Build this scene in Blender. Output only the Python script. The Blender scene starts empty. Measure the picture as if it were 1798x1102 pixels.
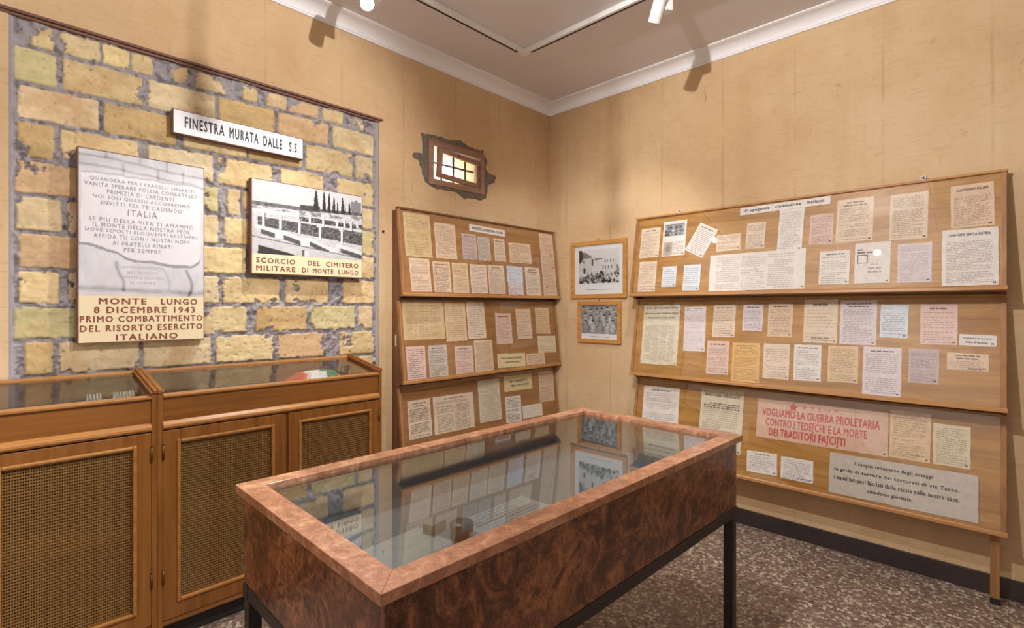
import bpy, bmesh, math, random
import numpy as np
from mathutils import Matrix, Vector

# ------------------------------------------------------------------ scene, camera, world, light
scene = bpy.context.scene
COL = scene.collection
cam_data = bpy.data.cameras.new('camera')
cam = bpy.data.objects.new('camera', cam_data)
COL.objects.link(cam)
cam.location = (0, 0, 1.5)
cam.rotation_euler = (math.radians(90), 0, math.radians(43.97 - 90))
cam_data.sensor_fit = 'HORIZONTAL'
cam_data.sensor_width = 36.0
cam_data.lens = 36.0 * 904 / 1798
cam_data.shift_y = -11.0 / 1798
cam_data.clip_start = 0.02
scene.camera = cam

world = bpy.data.worlds.new('world')
scene.world = world
world.use_nodes = True
bgn = world.node_tree.nodes['Background']
bgn.inputs[0].default_value = (0.92, 0.96, 1.0, 1)
bgn.inputs[1].default_value = 7.0

scene.view_settings.view_transform = 'Standard'
scene.view_settings.look = 'None'
scene.view_settings.exposure = 0.76
scene.view_settings.gamma = 1.0
scene.view_settings.use_curve_mapping = False

LAMP_COLOR = (1.0, 0.975, 0.955)
# the spotlights on the ceiling track: location of the barrel, aim point, watts, cone degrees, label
LAMPS = [
    ((2.74, 1.41), (3.36, 2.55, 1.15), 30, 88, 'white track spotlight at the top of the picture right of the track corner'),
    ((1.53, 2.52), (1.00, 0.9, 0.5), 75, 150, 'glaring track spotlight above the left wall, facing the viewer'),
    ((0.72, 1.08), (3.69, 0.55, 1.6), 112, 112, 'track spotlight outside the picture throwing sharp shadows onto the right wall'),
    ((1.50, 0.50), (0.55, 3.07, 1.85), 100, 92, 'track spotlight outside the picture, opposite the masonry, throwing shadows onto the left wall'),
    ((0.80, 0.50), (-1.15, 1.2, 1.3), 120, 104, 'track spotlight outside the picture, turned away towards the wall behind the viewer'),  # added fill lamp, bounces ambient light off the wall behind the camera
]

XR, YL, ZC = 3.691, 3.075, 3.36      # right wall, left wall, ceiling
XW, YN = -1.15, -1.7                  # walls behind the camera
rng = random.Random(7)

# ------------------------------------------------------------------ materials
def new_mat(name):
    m = bpy.data.materials.new(name)
    m.use_nodes = True
    nt = m.node_tree
    return m, nt, nt.nodes['Principled BSDF']

def N(nt, t, **k):
    n = nt.nodes.new(t)
    for a, v in k.items():
        if a.startswith('in_'):
            n.inputs[a[3:].replace('_', ' ')].default_value = v
        else:
            setattr(n, a, v)
    return n

def ramp(nt, fac, stops):
    r = nt.nodes.new('ShaderNodeValToRGB')
    el = r.color_ramp.elements
    while len(el) < len(stops):
        el.new(0.5)
    for e, (p, c) in zip(el, stops):
        e.position = p
        e.color = (*c, 1) if len(c) == 3 else c
    nt.links.new(fac, r.inputs[0])
    return r.outputs[0]

def mix(nt, fac, a, b, mode='MIX'):
    m = nt.nodes.new('ShaderNodeMix')
    m.data_type = 'RGBA'
    m.blend_type = mode
    for sock, v in ((m.inputs[0], fac), (m.inputs[6], a), (m.inputs[7], b)):
        if hasattr(v, 'is_output'):
            nt.links.new(v, sock)
        elif isinstance(v, (int, float)):
            sock.default_value = v
        else:
            sock.default_value = (*v, 1)
    return m.outputs[2]

def coords(nt, scale=(1, 1, 1), kind='Object', rot=(0, 0, 0)):
    tc = nt.nodes.new('ShaderNodeTexCoord')
    mp = nt.nodes.new('ShaderNodeMapping')
    mp.inputs['Scale'].default_value = scale
    mp.inputs['Rotation'].default_value = rot
    nt.links.new(tc.outputs[kind], mp.inputs[0])
    return mp.outputs[0]

def noise(nt, vec, scale, detail=4, rough=0.55, dist=0.0):
    n = N(nt, 'ShaderNodeTexNoise')
    n.inputs['Scale'].default_value = scale
    n.inputs['Detail'].default_value = detail
    n.inputs['Roughness'].default_value = rough
    n.inputs['Distortion'].default_value = dist
    nt.links.new(vec, n.inputs['Vector'])
    return n.outputs['Fac']

def bump(nt, bsdf, h, strength=0.3, dist=0.01):
    b = N(nt, 'ShaderNodeBump')
    b.inputs['Strength'].default_value = strength
    b.inputs['Distance'].default_value = dist
    nt.links.new(h, b.inputs['Height'])
    nt.links.new(b.outputs[0], bsdf.inputs['Normal'])

def simple(name, col, rough=0.5, metal=0.0, spec=0.5):
    m, nt, b = new_mat(name)
    b.inputs['Base Color'].default_value = (*col, 1)
    b.inputs['Roughness'].default_value = rough
    b.inputs['Metallic'].default_value = metal
    b.inputs['Specular IOR Level'].default_value = spec
    return m

def srgb(r, g, b):
    f = lambda c: (c / 255 / 12.92) if c <= 10 else ((c / 255 + 0.055) / 1.055) ** 2.4
    return (f(r), f(g), f(b))

def mat_plaster():
    m, nt, b = new_mat('ochre_plaster')
    v = coords(nt)
    big = noise(nt, v, 1.1, 6, 0.62)
    c = ramp(nt, big, [(0.28, srgb(198, 162, 122)), (0.5, srgb(212, 181, 140)), (0.72, srgb(222, 196, 158))])
    # soft vertical streaks left by water and the float
    st = noise(nt, coords(nt, (7, 7, 0.6)), 1.0, 6, 0.62)
    c = mix(nt, ramp(nt, st, [(0.52, (0, 0, 0)), (0.78, (0.20, 0.20, 0.20))]), c, srgb(178, 136, 96))
    # short horizontal float marks
    hz = noise(nt, coords(nt, (5, 5, 42)), 1.6, 9, 0.75, 0.25)
    c = mix(nt, ramp(nt, hz, [(0.54, (0, 0, 0)), (0.70, (0.38, 0.38, 0.38))]), c, srgb(176, 132, 90))
    # fine scratches
    sc = noise(nt, coords(nt, (1.6, 1.6, 1)), 17, 12, 0.82, 0.35)
    c = mix(nt, ramp(nt, sc, [(0.55, (0, 0, 0)), (0.70, (0.36, 0.36, 0.36))]), c, srgb(164, 118, 78))
    # sparse brown scars
    sp = noise(nt, coords(nt, (1.5, 1.5, 0.8)), 5.5, 6, 0.72, 0.4)
    c = mix(nt, ramp(nt, sp, [(0.675, (0, 0, 0)), (0.71, (0.5, 0.5, 0.5))]), c, srgb(160, 112, 72))
    # upright joints of the old lining
    sx = N(nt, 'ShaderNodeSeparateXYZ'); nt.links.new(v, sx.inputs[0])
    ad = N(nt, 'ShaderNodeMath', operation='ADD'); nt.links.new(sx.outputs[0], ad.inputs[0]); nt.links.new(sx.outputs[1], ad.inputs[1])
    wob = noise(nt, coords(nt, (1, 1, 2)), 2.0, 3, 0.5)
    wa = N(nt, 'ShaderNodeMath', operation='MULTIPLY_ADD'); nt.links.new(wob, wa.inputs[0]); wa.inputs[1].default_value = 0.018; nt.links.new(ad.outputs[0], wa.inputs[2])
    pp = N(nt, 'ShaderNodeMath', operation='PINGPONG'); nt.links.new(wa.outputs[0], pp.inputs[0]); pp.inputs[1].default_value = 0.235
    seam = ramp(nt, pp.outputs[0], [(0.0, (0.34, 0.34, 0.34)), (0.005, (0.24, 0.24, 0.24)), (0.010, (0, 0, 0))])
    brk = ramp(nt, noise(nt, coords(nt, (2, 2, 1)), 2.4, 4, 0.6), [(0.42, (0, 0, 0)), (0.6, (1, 1, 1))])
    sm = mix(nt, 1.0, seam, brk, 'MULTIPLY')
    c = mix(nt, sm, c, srgb(158, 114, 76))
    nt.links.new(c, b.inputs['Base Color'])
    b.inputs['Roughness'].default_value = 0.75
    b.inputs['Specular IOR Level'].default_value = 0.25
    bump(nt, b, sc, 0.22, 0.010)
    return m

def mat_wood(name, dark, mid, light, axis='x', rough=0.38, scale=1.0, figure=0.0):
    m, nt, b = new_mat(name)
    s = {'x': (1.2, 26, 26), 'y': (26, 1.2, 26), 'z': (26, 26, 1.2)}[axis]
    v = coords(nt, tuple(q * scale for q in s))
    g = noise(nt, v, 1.0, 6, 0.65, 0.4)
    c = ramp(nt, g, [(0.28, dark), (0.5, mid), (0.74, light)])
    if figure:
        s2 = {'x': (0.9, 5, 5), 'y': (5, 0.9, 5), 'z': (5, 5, 0.9)}[axis]
        v2 = coords(nt, s2)
        w = noise(nt, v2, 1.3, 2, 0.4, 1.5)
        mth = N(nt, 'ShaderNodeMath', operation='MULTIPLY')
        nt.links.new(w, mth.inputs[0]); mth.inputs[1].default_value = 34.0
        sn = N(nt, 'ShaderNodeMath', operation='SINE')
        nt.links.new(mth.outputs[0], sn.inputs[0])
        f = ramp(nt, sn.outputs[0], [(0.35, (0, 0, 0)), (1.0, (figure,) * 3)])
        c = mix(nt, f, c, dark)
        bl = noise(nt, coords(nt), 2.2, 2, 0.5)
        c = mix(nt, ramp(nt, bl, [(0.4, (0, 0, 0)), (0.75, (0.35,) * 3)]), c, light)
    nt.links.new(c, b.inputs['Base Color'])
    b.inputs['Roughness'].default_value = rough
    bump(nt, b, g, 0.08, 0.004)
    return m

def mat_burl(name, k=1.0, rough=0.28, cols=None):
    m, nt, b = new_mat(name)
    v = coords(nt, (1, 1, 1))
    n1 = noise(nt, v, 3.4, 4, 0.6, 1.2)
    n2 = noise(nt, v, 8, 10, 0.70, 2.6)
    n3 = noise(nt, v, 34, 6, 0.75, 2.5)
    a = N(nt, 'ShaderNodeMath', operation='MULTIPLY_ADD')
    nt.links.new(n1, a.inputs[0]); a.inputs[1].default_value = 0.42; nt.links.new(n2, a.inputs[2])
    a2 = N(nt, 'ShaderNodeMath', operation='MULTIPLY_ADD')
    nt.links.new(n3, a2.inputs[0]); a2.inputs[1].default_value = 0.5; nt.links.new(a.outputs[0], a2.inputs[2])
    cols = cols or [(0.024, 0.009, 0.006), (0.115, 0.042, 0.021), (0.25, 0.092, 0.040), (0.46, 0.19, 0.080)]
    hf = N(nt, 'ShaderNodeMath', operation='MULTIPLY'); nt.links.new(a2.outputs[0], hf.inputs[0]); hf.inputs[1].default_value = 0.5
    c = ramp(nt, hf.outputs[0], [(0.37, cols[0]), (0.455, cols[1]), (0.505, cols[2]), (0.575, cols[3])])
    nt.links.new(c, b.inputs['Base Color'])
    b.inputs['Roughness'].default_value = rough
    b.inputs['Coat Weight'].default_value = 0.25
    b.inputs['Coat Roughness'].default_value = 0.12
    return m

def mat_terrazzo():
    m, nt, b = new_mat('terrazzo')
    v = coords(nt)
    vo = N(nt, 'ShaderNodeTexVoronoi'); vo.inputs['Scale'].default_value = 62
    wv = noise(nt, v, 40, 3, 0.6)
    add = N(nt, 'ShaderNodeVectorMath', operation='MULTIPLY_ADD')
    nt.links.new(v, add.inputs[0]); add.inputs[1].default_value = (1, 1, 1)
    sc = N(nt, 'ShaderNodeVectorMath', operation='SCALE'); sc.inputs['Scale'].default_value = 0.016
    cc = N(nt, 'ShaderNodeCombineXYZ'); nt.links.new(wv, cc.inputs[0]); nt.links.new(wv, cc.inputs[1])
    nt.links.new(cc.outputs[0], sc.inputs[0]); nt.links.new(sc.outputs[0], add.inputs[2])
    nt.links.new(add.outputs[0], vo.inputs['Vector'])
    sep = N(nt, 'ShaderNodeSeparateColor'); nt.links.new(vo.outputs['Color'], sep.inputs[0])
    c = ramp(nt, sep.outputs[0], [(0.0, srgb(128, 106, 92)), (0.26, srgb(150, 126, 108)), (0.44, srgb(118, 96, 84)), (0.60, srgb(178, 158, 138)), (0.80, srgb(206, 190, 168)), (0.93, srgb(92, 80, 74))])
    nt.nodes[-1].color_ramp.interpolation = 'CONSTANT'
    ed = N(nt, 'ShaderNodeTexVoronoi', feature='DISTANCE_TO_EDGE'); ed.inputs['Scale'].default_value = 62
    nt.links.new(add.outputs[0], ed.inputs['Vector'])
    e = ramp(nt, ed.outputs['Distance'], [(0.02, (1, 1, 1)), (0.12, (0, 0, 0))])
    c = mix(nt, e, c, srgb(124, 106, 94))
    # tile joints
    br = N(nt, 'ShaderNodeTexBrick', offset=0.0)
    br.inputs['Scale'].default_value = 1.0
    br.inputs['Brick Width'].default_value = 0.4; br.inputs['Row Height'].default_value = 0.4
    br.inputs['Mortar Size'].default_value = 0.0012
    br.inputs['Color1'].default_value = (0, 0, 0, 1); br.inputs['Color2'].default_value = (0, 0, 0, 1); br.inputs['Mortar'].default_value = (0.6, 0.6, 0.6, 1)
    nt.links.new(coords(nt), br.inputs['Vector'])
    c = mix(nt, br.outputs['Color'], c, srgb(70, 58, 52))
    nt.links.new(c, b.inputs['Base Color'])
    b.inputs['Roughness'].default_value = 0.33
    return m

def mat_noise(name, c1, c2, scale=8, rough=0.6, bmp=0.0, metal=0.0):
    m, nt, b = new_mat(name)
    n = noise(nt, coords(nt), scale, 5, 0.6)
    nt.links.new(ramp(nt, n, [(0.3, c1), (0.7, c2)]), b.inputs['Base Color'])
    b.inputs['Roughness'].default_value = rough
    b.inputs['Metallic'].default_value = metal
    if bmp:
        bump(nt, b, n, bmp, 0.01)
    return m

def mat_glass(name, tint=(0.97, 0.985, 0.98), gain=1.0, rough=0.0):
    m = bpy.data.materials.new(name)
    m.use_nodes = True
    nt = m.node_tree
    for n in list(nt.nodes):
        nt.nodes.remove(n)
    out = nt.nodes.new('ShaderNodeOutputMaterial')
    tr = nt.nodes.new('ShaderNodeBsdfTransparent'); tr.inputs[0].default_value = (*tint, 1)
    gl = nt.nodes.new('ShaderNodeBsdfGlossy'); gl.inputs['Roughness'].default_value = rough
    lw = nt.nodes.new('ShaderNodeLayerWeight'); lw.inputs[0].default_value = 0.5
    p = N(nt, 'ShaderNodeMath', operation='POWER'); nt.links.new(lw.outputs['Facing'], p.inputs[0]); p.inputs[1].default_value = 5.0
    ma = N(nt, 'ShaderNodeMath', operation='MULTIPLY_ADD', use_clamp=True)
    nt.links.new(p.outputs[0], ma.inputs[0]); ma.inputs[1].default_value = 0.96 * gain; ma.inputs[2].default_value = 0.04 * gain
    mx = nt.nodes.new('ShaderNodeMixShader')
    nt.links.new(ma.outputs[0], mx.inputs[0]); nt.links.new(tr.outputs[0], mx.inputs[1]); nt.links.new(gl.outputs[0], mx.inputs[2])
    nt.links.new(mx.outputs[0], out.inputs[0])
    return m

def mat_attr_color(name, attr, rough=0.85, spec=0.2):
    m, nt, b = new_mat(name)
    a = N(nt, 'ShaderNodeAttribute'); a.attribute_name = attr
    nt.links.new(a.outputs['Color'], b.inputs['Base Color'])
    b.inputs['Roughness'].default_value = rough
    b.inputs['Specular IOR Level'].default_value = spec
    return m

def mat_emit(name, col, strength):
    m, nt, b = new_mat(name)
    b.inputs['Base Color'].default_value = (*col, 1)
    b.inputs['Emission Color'].default_value = (*col, 1)
    b.inputs['Emission Strength'].default_value = strength
    return m

PLASTER = mat_plaster()
M_CEIL = mat_noise('ceiling_paint', srgb(222, 217, 220), srgb(228, 223, 226), 2.0, 0.7)
M_PALEWALL = simple('pale_wall_paint', srgb(222, 218, 214), 0.8)
M_CORN = simple('cornice_white', srgb(242, 241, 244), 0.6)
M_FLOOR = mat_terrazzo()
M_BASE = mat_noise('dark_baseboard', srgb(46, 36, 36), srgb(64, 52, 50), 5, 0.4)
CAB_D, CAB_M, CAB_L = srgb(116, 70, 28), srgb(142, 90, 38), srgb(160, 106, 50)
M_CABX = mat_wood('cabinet_oak_x', CAB_D, CAB_M, CAB_L, 'x')
M_CABZ = mat_wood('cabinet_oak_z', CAB_D, CAB_M, CAB_L, 'z')
M_CABY = mat_wood('cabinet_oak_y', CAB_D, CAB_M, CAB_L, 'y')
M_CABLIGHT = mat_wood('cabinet_oak_light', srgb(142, 92, 42), srgb(168, 114, 56), srgb(190, 138, 76), 'x')
M_CABIN = mat_noise('cabinet_inside', srgb(70, 46, 26), srgb(88, 58, 32), 4, 0.6)
PB = (srgb(150, 102, 46), srgb(184, 134, 66), srgb(200, 152, 84))
M_PLYX = mat_wood('board_plywood', *PB, 'x', 0.4, 0.7, 0.45)
M_BOARDX = mat_wood('board_frame_x', srgb(146, 98, 54), srgb(178, 126, 72), srgb(198, 148, 92), 'x')
M_BOARDZ = mat_wood('board_frame_z', srgb(132, 88, 52), srgb(160, 112, 68), srgb(180, 132, 86), 'z')
M_PANELX = mat_wood('board_plywood_left', srgb(140, 96, 54), srgb(166, 118, 70), srgb(184, 138, 88), 'x', 0.4, 0.7, 0.3)
M_SIDE = mat_wood('board_side_dark', srgb(92, 58, 36), srgb(116, 76, 48), srgb(132, 90, 60), 'z', 0.5)
M_FRAME = mat_wood('photo_frame_oak', srgb(170, 116, 52), srgb(196, 140, 70), srgb(212, 160, 90), 'x')
M_SIGNEDGE = mat_wood('sign_edge_wood', srgb(92, 60, 46), srgb(118, 80, 62), srgb(136, 96, 76), 'x', 0.6)
M_WINWOOD = mat_wood('window_wood', srgb(132, 96, 76), srgb(156, 118, 96), srgb(172, 136, 112), 'x', 0.5)
M_BURL = mat_burl('burl_veneer')
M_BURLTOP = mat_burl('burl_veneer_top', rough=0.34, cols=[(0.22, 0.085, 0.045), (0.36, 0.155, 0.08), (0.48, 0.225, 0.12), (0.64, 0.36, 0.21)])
M_STEEL = simple('dark_steel', srgb(58, 52, 52), 0.45, 0.3)
M_BRASS = mat_noise('aged_brass', srgb(88, 66, 36), srgb(120, 92, 50), 30, 0.42, 0, 0.6)
M_LATT = mat_noise('cane_lattice', srgb(136, 102, 58), srgb(172, 134, 80), 60, 0.36, 0, 0.35)
M_GLASS = mat_glass('clear_glass')
M_PLEXI = mat_glass('plexiglass', (0.985, 0.985, 0.985))
M_TGLASS = mat_glass('table_glass', (0.92, 0.955, 0.955), 1.6)
M_GREYBASE = mat_noise('grey_display_felt', srgb(112, 116, 120), srgb(126, 130, 134), 30, 0.8)
M_WHITEMET = simple('white_lamp_metal', srgb(238, 236, 234), 0.4)
M_SLOT = simple('track_slot_black', srgb(40, 36, 36), 0.6)
M_LENS = mat_emit('lamp_lens', (1.0, 0.95, 0.88), 60.0)
M_CEMENT = mat_noise('grey_cement', srgb(96, 86, 76), srgb(126, 114, 102), 40, 0.9, 0.6)
M_BRICK = mat_attr_color('masonry', 'albedo')
M_PRINT = mat_attr_color('photo_print', 'albedo', 0.45, 0.4)
M_SIGNW = simple('sign_white', srgb(232, 232, 236), 0.5)
M_SIGNC = simple('sign_cream', srgb(240, 224, 184), 0.5)
M_MAT = simple('photo_mount_white', srgb(236, 236, 238), 0.5)
M_BLACKINK = simple('black_ink', srgb(38, 38, 44), 0.6)
M_GREYINK = simple('grey_ink', srgb(136, 132, 138), 0.7)
M_PALEINK = simple('pale_grey_ink', srgb(186, 182, 186), 0.7)
M_BROWNINK = simple('brown_ink', srgb(142, 74, 58), 0.6)
M_REDINK = simple('red_ink', srgb(206, 84, 84), 0.7)
M_BLACK = simple('black_plastic', srgb(32, 30, 32), 0.4)
M_IRON = simple('window_iron', srgb(60, 66, 78), 0.5, 0.3)
M_WHITEWASH = simple('whitewash', srgb(235, 235, 232), 0.8)
M_EXT = simple('pale_yellow_render', srgb(246, 240, 216), 0.85)
M_RED = simple('flag_red', srgb(196, 60, 50), 0.8)
M_GREEN = simple('flag_green', srgb(70, 130, 70), 0.8)
M_CLOTHW = simple('flag_white', srgb(226, 226, 226), 0.8)
M_PAGE = simple('white_page', srgb(226, 226, 222), 0.7)

PCOL = dict(sheet=(168, 170, 172), cream=(234, 214, 190), cream2=(230, 214, 182), peach=(230, 202, 174), pink=(228, 198, 184), pink2=(236, 206, 194), pink3=(226, 190, 166),
            white=(238, 230, 222), lilac=(230, 218, 218), lilac2=(206, 186, 184), blue=(226, 232, 238), blue2=(218, 224, 236), yellow=(218, 190, 144), yellow2=(226, 214, 190),
            yellow3=(230, 214, 166), orange=(230, 186, 122), grey=(206, 196, 182), tan=(230, 200, 162))
_pc = {}
def paper_mat(c):
    if c not in _pc:
        m, nt, b = new_mat('paper_' + c)
        n = noise(nt, coords(nt), 22, 4, 0.6)
        base = PCOL[c]
        nt.links.new(ramp(nt, n, [(0.3, srgb(*[q - 10 for q in base])), (0.7, srgb(*[min(255, q + 6) for q in base]))]), b.inputs['Base Color'])
        b.inputs['Roughness'].default_value = 0.75
        b.inputs['Specular IOR Level'].default_value = 0.2
        _pc[c] = m
    return _pc[c]
_ic = {}
def ink_mat(c, k):
    key = (c, round(k, 2))
    if key not in _ic:
        base = PCOL[c]
        ink = (70, 58, 56)
        _ic[key] = simple('ink_on_%s' % c, srgb(*[int(p * (1 - k) + i * k) for p, i in zip(base, ink)]), 0.75, 0, 0.2)
    return _ic[key]

# ------------------------------------------------------------------ mesh helpers
class MB:
    """collects shapes into one mesh"""
    def __init__(self):
        self.v = []; self.f = []; self.mi = []; self.sm = []
    def add(self, vs, fs, mi=0, M=None, smooth=False):
        o = len(self.v)
        for p in vs:
            p = Vector(p)
            if M is not None:
                p = M @ p
            self.v.append(tuple(p))
        for f in fs:
            self.f.append([o + i for i in f]); self.mi.append(mi); self.sm.append(smooth)
        return self
    def box(self, x0, x1, y0, y1, z0, z1, mi=0, M=None):
        vs = [(x, y, z) for z in (z0, z1) for y in (y0, y1) for x in (x0, x1)]
        fs = [(0, 2, 3, 1), (4, 5, 7, 6), (0, 1, 5, 4), (2, 6, 7, 3), (0, 4, 6, 2), (1, 3, 7, 5)]
        return self.add(vs, fs, mi, M)
    def prism(self, poly, a0, a1, axis='x', mi=0, M=None):
        """poly: 2D points; extruded along axis between a0 and a1 (other two axes in xyz order)"""
        n = len(poly)
        def P(a, p):
            return {'x': (a, p[0], p[1]), 'y': (p[0], a, p[1]), 'z': (p[0], p[1], a)}[axis]
        vs = [P(a0, p) for p in poly] + [P(a1, p) for p in poly]
        fs = [tuple(range(n)), tuple(range(2 * n - 1, n - 1, -1))] + [(i, n + i, n + (i + 1) % n, (i + 1) % n) for i in range(n)]
        return self.add(vs, fs, mi, M)
    def tube(self, p0, p1, r0, r1=None, seg=20, mi=0, cap=True, M=None):
        r1 = r0 if r1 is None else r1
        p0, p1 = Vector(p0), Vector(p1)
        d = (p1 - p0).normalized()
        a = d.orthogonal().normalized(); b = d.cross(a)
        vs = []
        for p, r in ((p0, r0), (p1, r1)):
            for i in range(seg):
                t = 2 * math.pi * i / seg
                vs.append(p + (a * math.cos(t) + b * math.sin(t)) * r)
        self.add(vs, [(i, (i + 1) % seg, seg + (i + 1) % seg, seg + i) for i in range(seg)], mi, M, True)
        if cap:
            o = len(self.v) - 2 * seg
            self.f.append([o + i for i in range(seg - 1, -1, -1)]); self.mi.append(mi); self.sm.append(False)
            self.f.append([o + seg + i for i in range(seg)]); self.mi.append(mi); self.sm.append(False)
        return self
    def lathe(self, prof, seg=20, mi=0, M=None):
        vs = [(r * math.cos(2 * math.pi * i / seg), r * math.sin(2 * math.pi * i / seg), z) for r, z in prof for i in range(seg)]
        fs = [(k * seg + i, k * seg + (i + 1) % seg, (k + 1) * seg + (i + 1) % seg, (k + 1) * seg + i) for k in range(len(prof) - 1) for i in range(seg)]
        return self.add(vs, fs, mi, M, True)
    def build(self, name, mats, parent=None, bevel=0.0, fix=True):
        me = bpy.data.meshes.new(name)
        me.from_pydata(self.v, [], self.f)
        if not isinstance(mats, (list, tuple)):
            mats = [mats]
        for m in mats:
            me.materials.append(m)
        me.polygons.foreach_set('material_index', self.mi)
        me.polygons.foreach_set('use_smooth', self.sm)
        if fix:
            bm = bmesh.new(); bm.from_mesh(me)
            bmesh.ops.recalc_face_normals(bm, faces=bm.faces)
            bm.to_mesh(me); bm.free()
        me.update()
        o = bpy.data.objects.new(name, me)
        COL.objects.link(o)
        if parent is not None:
            o.parent = parent
        if bevel:
            b = o.modifiers.new('bevel', 'BEVEL')
            b.width = bevel; b.segments = 2; b.limit_method = 'ANGLE'; b.angle_limit = math.radians(40)
        return o

def tag(o, label=None, cat=None, group=None, kind=None):
    if label: o['label'] = label
    if cat: o['category'] = cat
    if group: o['group'] = group
    if kind: o['kind'] = kind
    return o

def empty(name, loc=(0, 0, 0), rz=0.0, label=None, cat=None, group=None, kind=None):
    o = bpy.data.objects.new(name, None)
    o.empty_display_size = 0.1
    COL.objects.link(o)
    o.location = loc; o.rotation_euler = (0, 0, rz)
    return tag(o, label, cat, group, kind)

_tc = {}
def text_geo(s, bold=0, spacing=1.0):
    """flat outline text in the built-in font: (verts, faces) fitted to the unit box 0..1"""
    key = (s, bold, spacing)
    if key in _tc:
        return _tc[key]
    cu = bpy.data.curves.new('text', 'FONT')
    cu.body = s
    cu.resolution_u = 2
    cu.space_character = spacing
    ob = bpy.data.objects.new('text', cu)
    me = bpy.data.meshes.new_from_object(ob)
    vs = np.array([v.co[:2] for v in me.vertices]) if len(me.vertices) else np.zeros((0, 2))
    fs = [tuple(p.vertices) for p in me.polygons]
    bpy.data.objects.remove(ob); bpy.data.curves.remove(cu); bpy.data.meshes.remove(me)
    if bold and len(vs):      # heavier stroke: the outline repeated a hair to each side
        base = vs; n0 = len(base); f0 = list(fs); layer = [np.zeros(n0)]
        for k, (du, dv) in enumerate(((-.032, 0), (.032, 0), (0, -.022), (0, .022)), 1):
            vs = np.vstack([vs, base + np.array([[du, dv]])])
            fs += [tuple(i + k * n0 for i in f) for f in f0]
            layer.append(np.full(n0, float(k)))
        layer = np.concatenate(layer)
    else:
        layer = np.zeros(len(vs))
    if len(vs):
        lo, hi = vs.min(0), vs.max(0)
        asp = (hi[0] - lo[0]) / (hi[1] - lo[1])
        vs = np.column_stack([(vs - lo) / (hi - lo), layer])
    else:
        asp = 1
    _tc[key] = (vs, fs, asp)
    return _tc[key]

def add_text(mb, s, cx, cy, w, h, z, mi, bold=1, spacing=1.0, lift=None):
    """text centred at (cx,cy), w x h, lying in the xy plane at height z (or z=lift(x,y))"""
    vs, fs, asp = text_geo(s, bold, spacing)
    pts = []
    for u, v, k in vs:
        x, y = cx + (u - 0.5) * w, cy + (v - 0.5) * h
        pts.append((x, y, z + k * 0.00012 + (0 if lift is None else lift(x, y))))
    mb.add(pts, fs, mi)

# value noise for relief and printed pictures
def vnoise(x, y, scale, seed, octs=4, gain=0.55):
    r = np.random.RandomState(seed)
    out = np.zeros_like(x); amp = 1.0; tot = 0.0
    for _ in range(octs):
        g = r.rand(64, 64)
        fx, fy = (x * scale) % 64, (y * scale) % 64
        ix, iy = np.floor(fx).astype(int), np.floor(fy).astype(int)
        tx, ty = fx - ix, fy - iy
        tx = tx * tx * (3 - 2 * tx); ty = ty * ty * (3 - 2 * ty)
        i1, j1 = (ix + 1) % 64, (iy + 1) % 64
        ix %= 64; iy %= 64
        out += amp * ((g[ix, iy] * (1 - tx) + g[i1, iy] * tx) * (1 - ty) + (g[ix, j1] * (1 - tx) + g[i1, j1] * tx) * ty)
        tot += amp; amp *= gain; scale *= 2.03
    return out / tot

def grid_object(name, X, Y, Z, col, mat, parent=None, smooth=True):
    """grid mesh from 2D arrays of coordinates with a colour attribute 'albedo'"""
    n, m = X.shape
    me = bpy.data.meshes.new(name)
    idx = np.arange(n * m).reshape(n, m)
    quads = np.stack([idx[:-1, :-1], idx[1:, :-1], idx[1:, 1:], idx[:-1, 1:]], -1).reshape(-1, 4)
    me.vertices.add(n * m)
    me.vertices.foreach_set('co', np.stack([X, Y, Z], -1).astype(np.float32).ravel())
    me.loops.add(quads.size)
    me.loops.foreach_set('vertex_index', quads.astype(np.int32).ravel())
    me.polygons.add(len(quads))
    me.polygons.foreach_set('loop_start', np.arange(0, quads.size, 4, dtype=np.int32))
    me.polygons.foreach_set('use_smooth', np.full(len(quads), smooth))
    me.update(calc_edges=True)
    at = me.attributes.new('albedo', 'FLOAT_COLOR', 'POINT')
    c4 = np.ones((n * m, 4), np.float32); c4[:, :3] = col.reshape(-1, 3)
    at.data.foreach_set('color', c4.ravel())
    me.materials.append(mat)
    o = bpy.data.objects.new(name, me)
    COL.objects.link(o)
    if parent is not None:
        o.parent = parent
    return o

# ------------------------------------------------------------------ room shell
WIN = (2.335, 2.812, 2.452, 2.705)           # small window opening x0 x1 z0 z1
BRK = (0.09, 1.885, 0.90, 2.772)             # walled-up window x0 x1 z0 z1

def wall_left():
    mb = MB()
    xs = sorted([XW - 0.2, BRK[0], BRK[1], WIN[0], WIN[1], XR + 0.3])
    y0, y1 = YL, YL + 0.32
    for a, b in zip(xs[:-1], xs[1:]):
        if a == BRK[0]:
            spans = [(-0.1, BRK[2]), (BRK[3], 3.6)]
        elif a == WIN[0]:
            spans = [(-0.1, WIN[2]), (WIN[3], 3.6)]
        else:
            spans = [(-0.1, 3.6)]
        for z0, z1 in spans:
            mb.box(a, b, y0, y1, z0, z1)
    mb.box(BRK[0], BRK[1], YL + 0.06, y1, BRK[2], BRK[3])
    return tag(mb.build('wall_left', PLASTER), kind='structure')
wall_left()
tag(MB().box(XR, XR + 0.3, YN - 0.2, YL, -0.1, 3.6).build('wall_right', PLASTER), kind='structure')
tag(MB().box(XW - 0.2, XW, YN, YL, -0.1, 3.6).build('wall_west', M_PALEWALL), kind='structure')
tag(MB().box(XW - 0.2, XR, YN - 0.2, YN, -0.1, 3.6).build('wall_near', M_PALEWALL), kind='structure')
tag(MB().box(XW, XR, YN, YL, -0.1, 0.0).build('floor', M_FLOOR), kind='structure')
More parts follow.
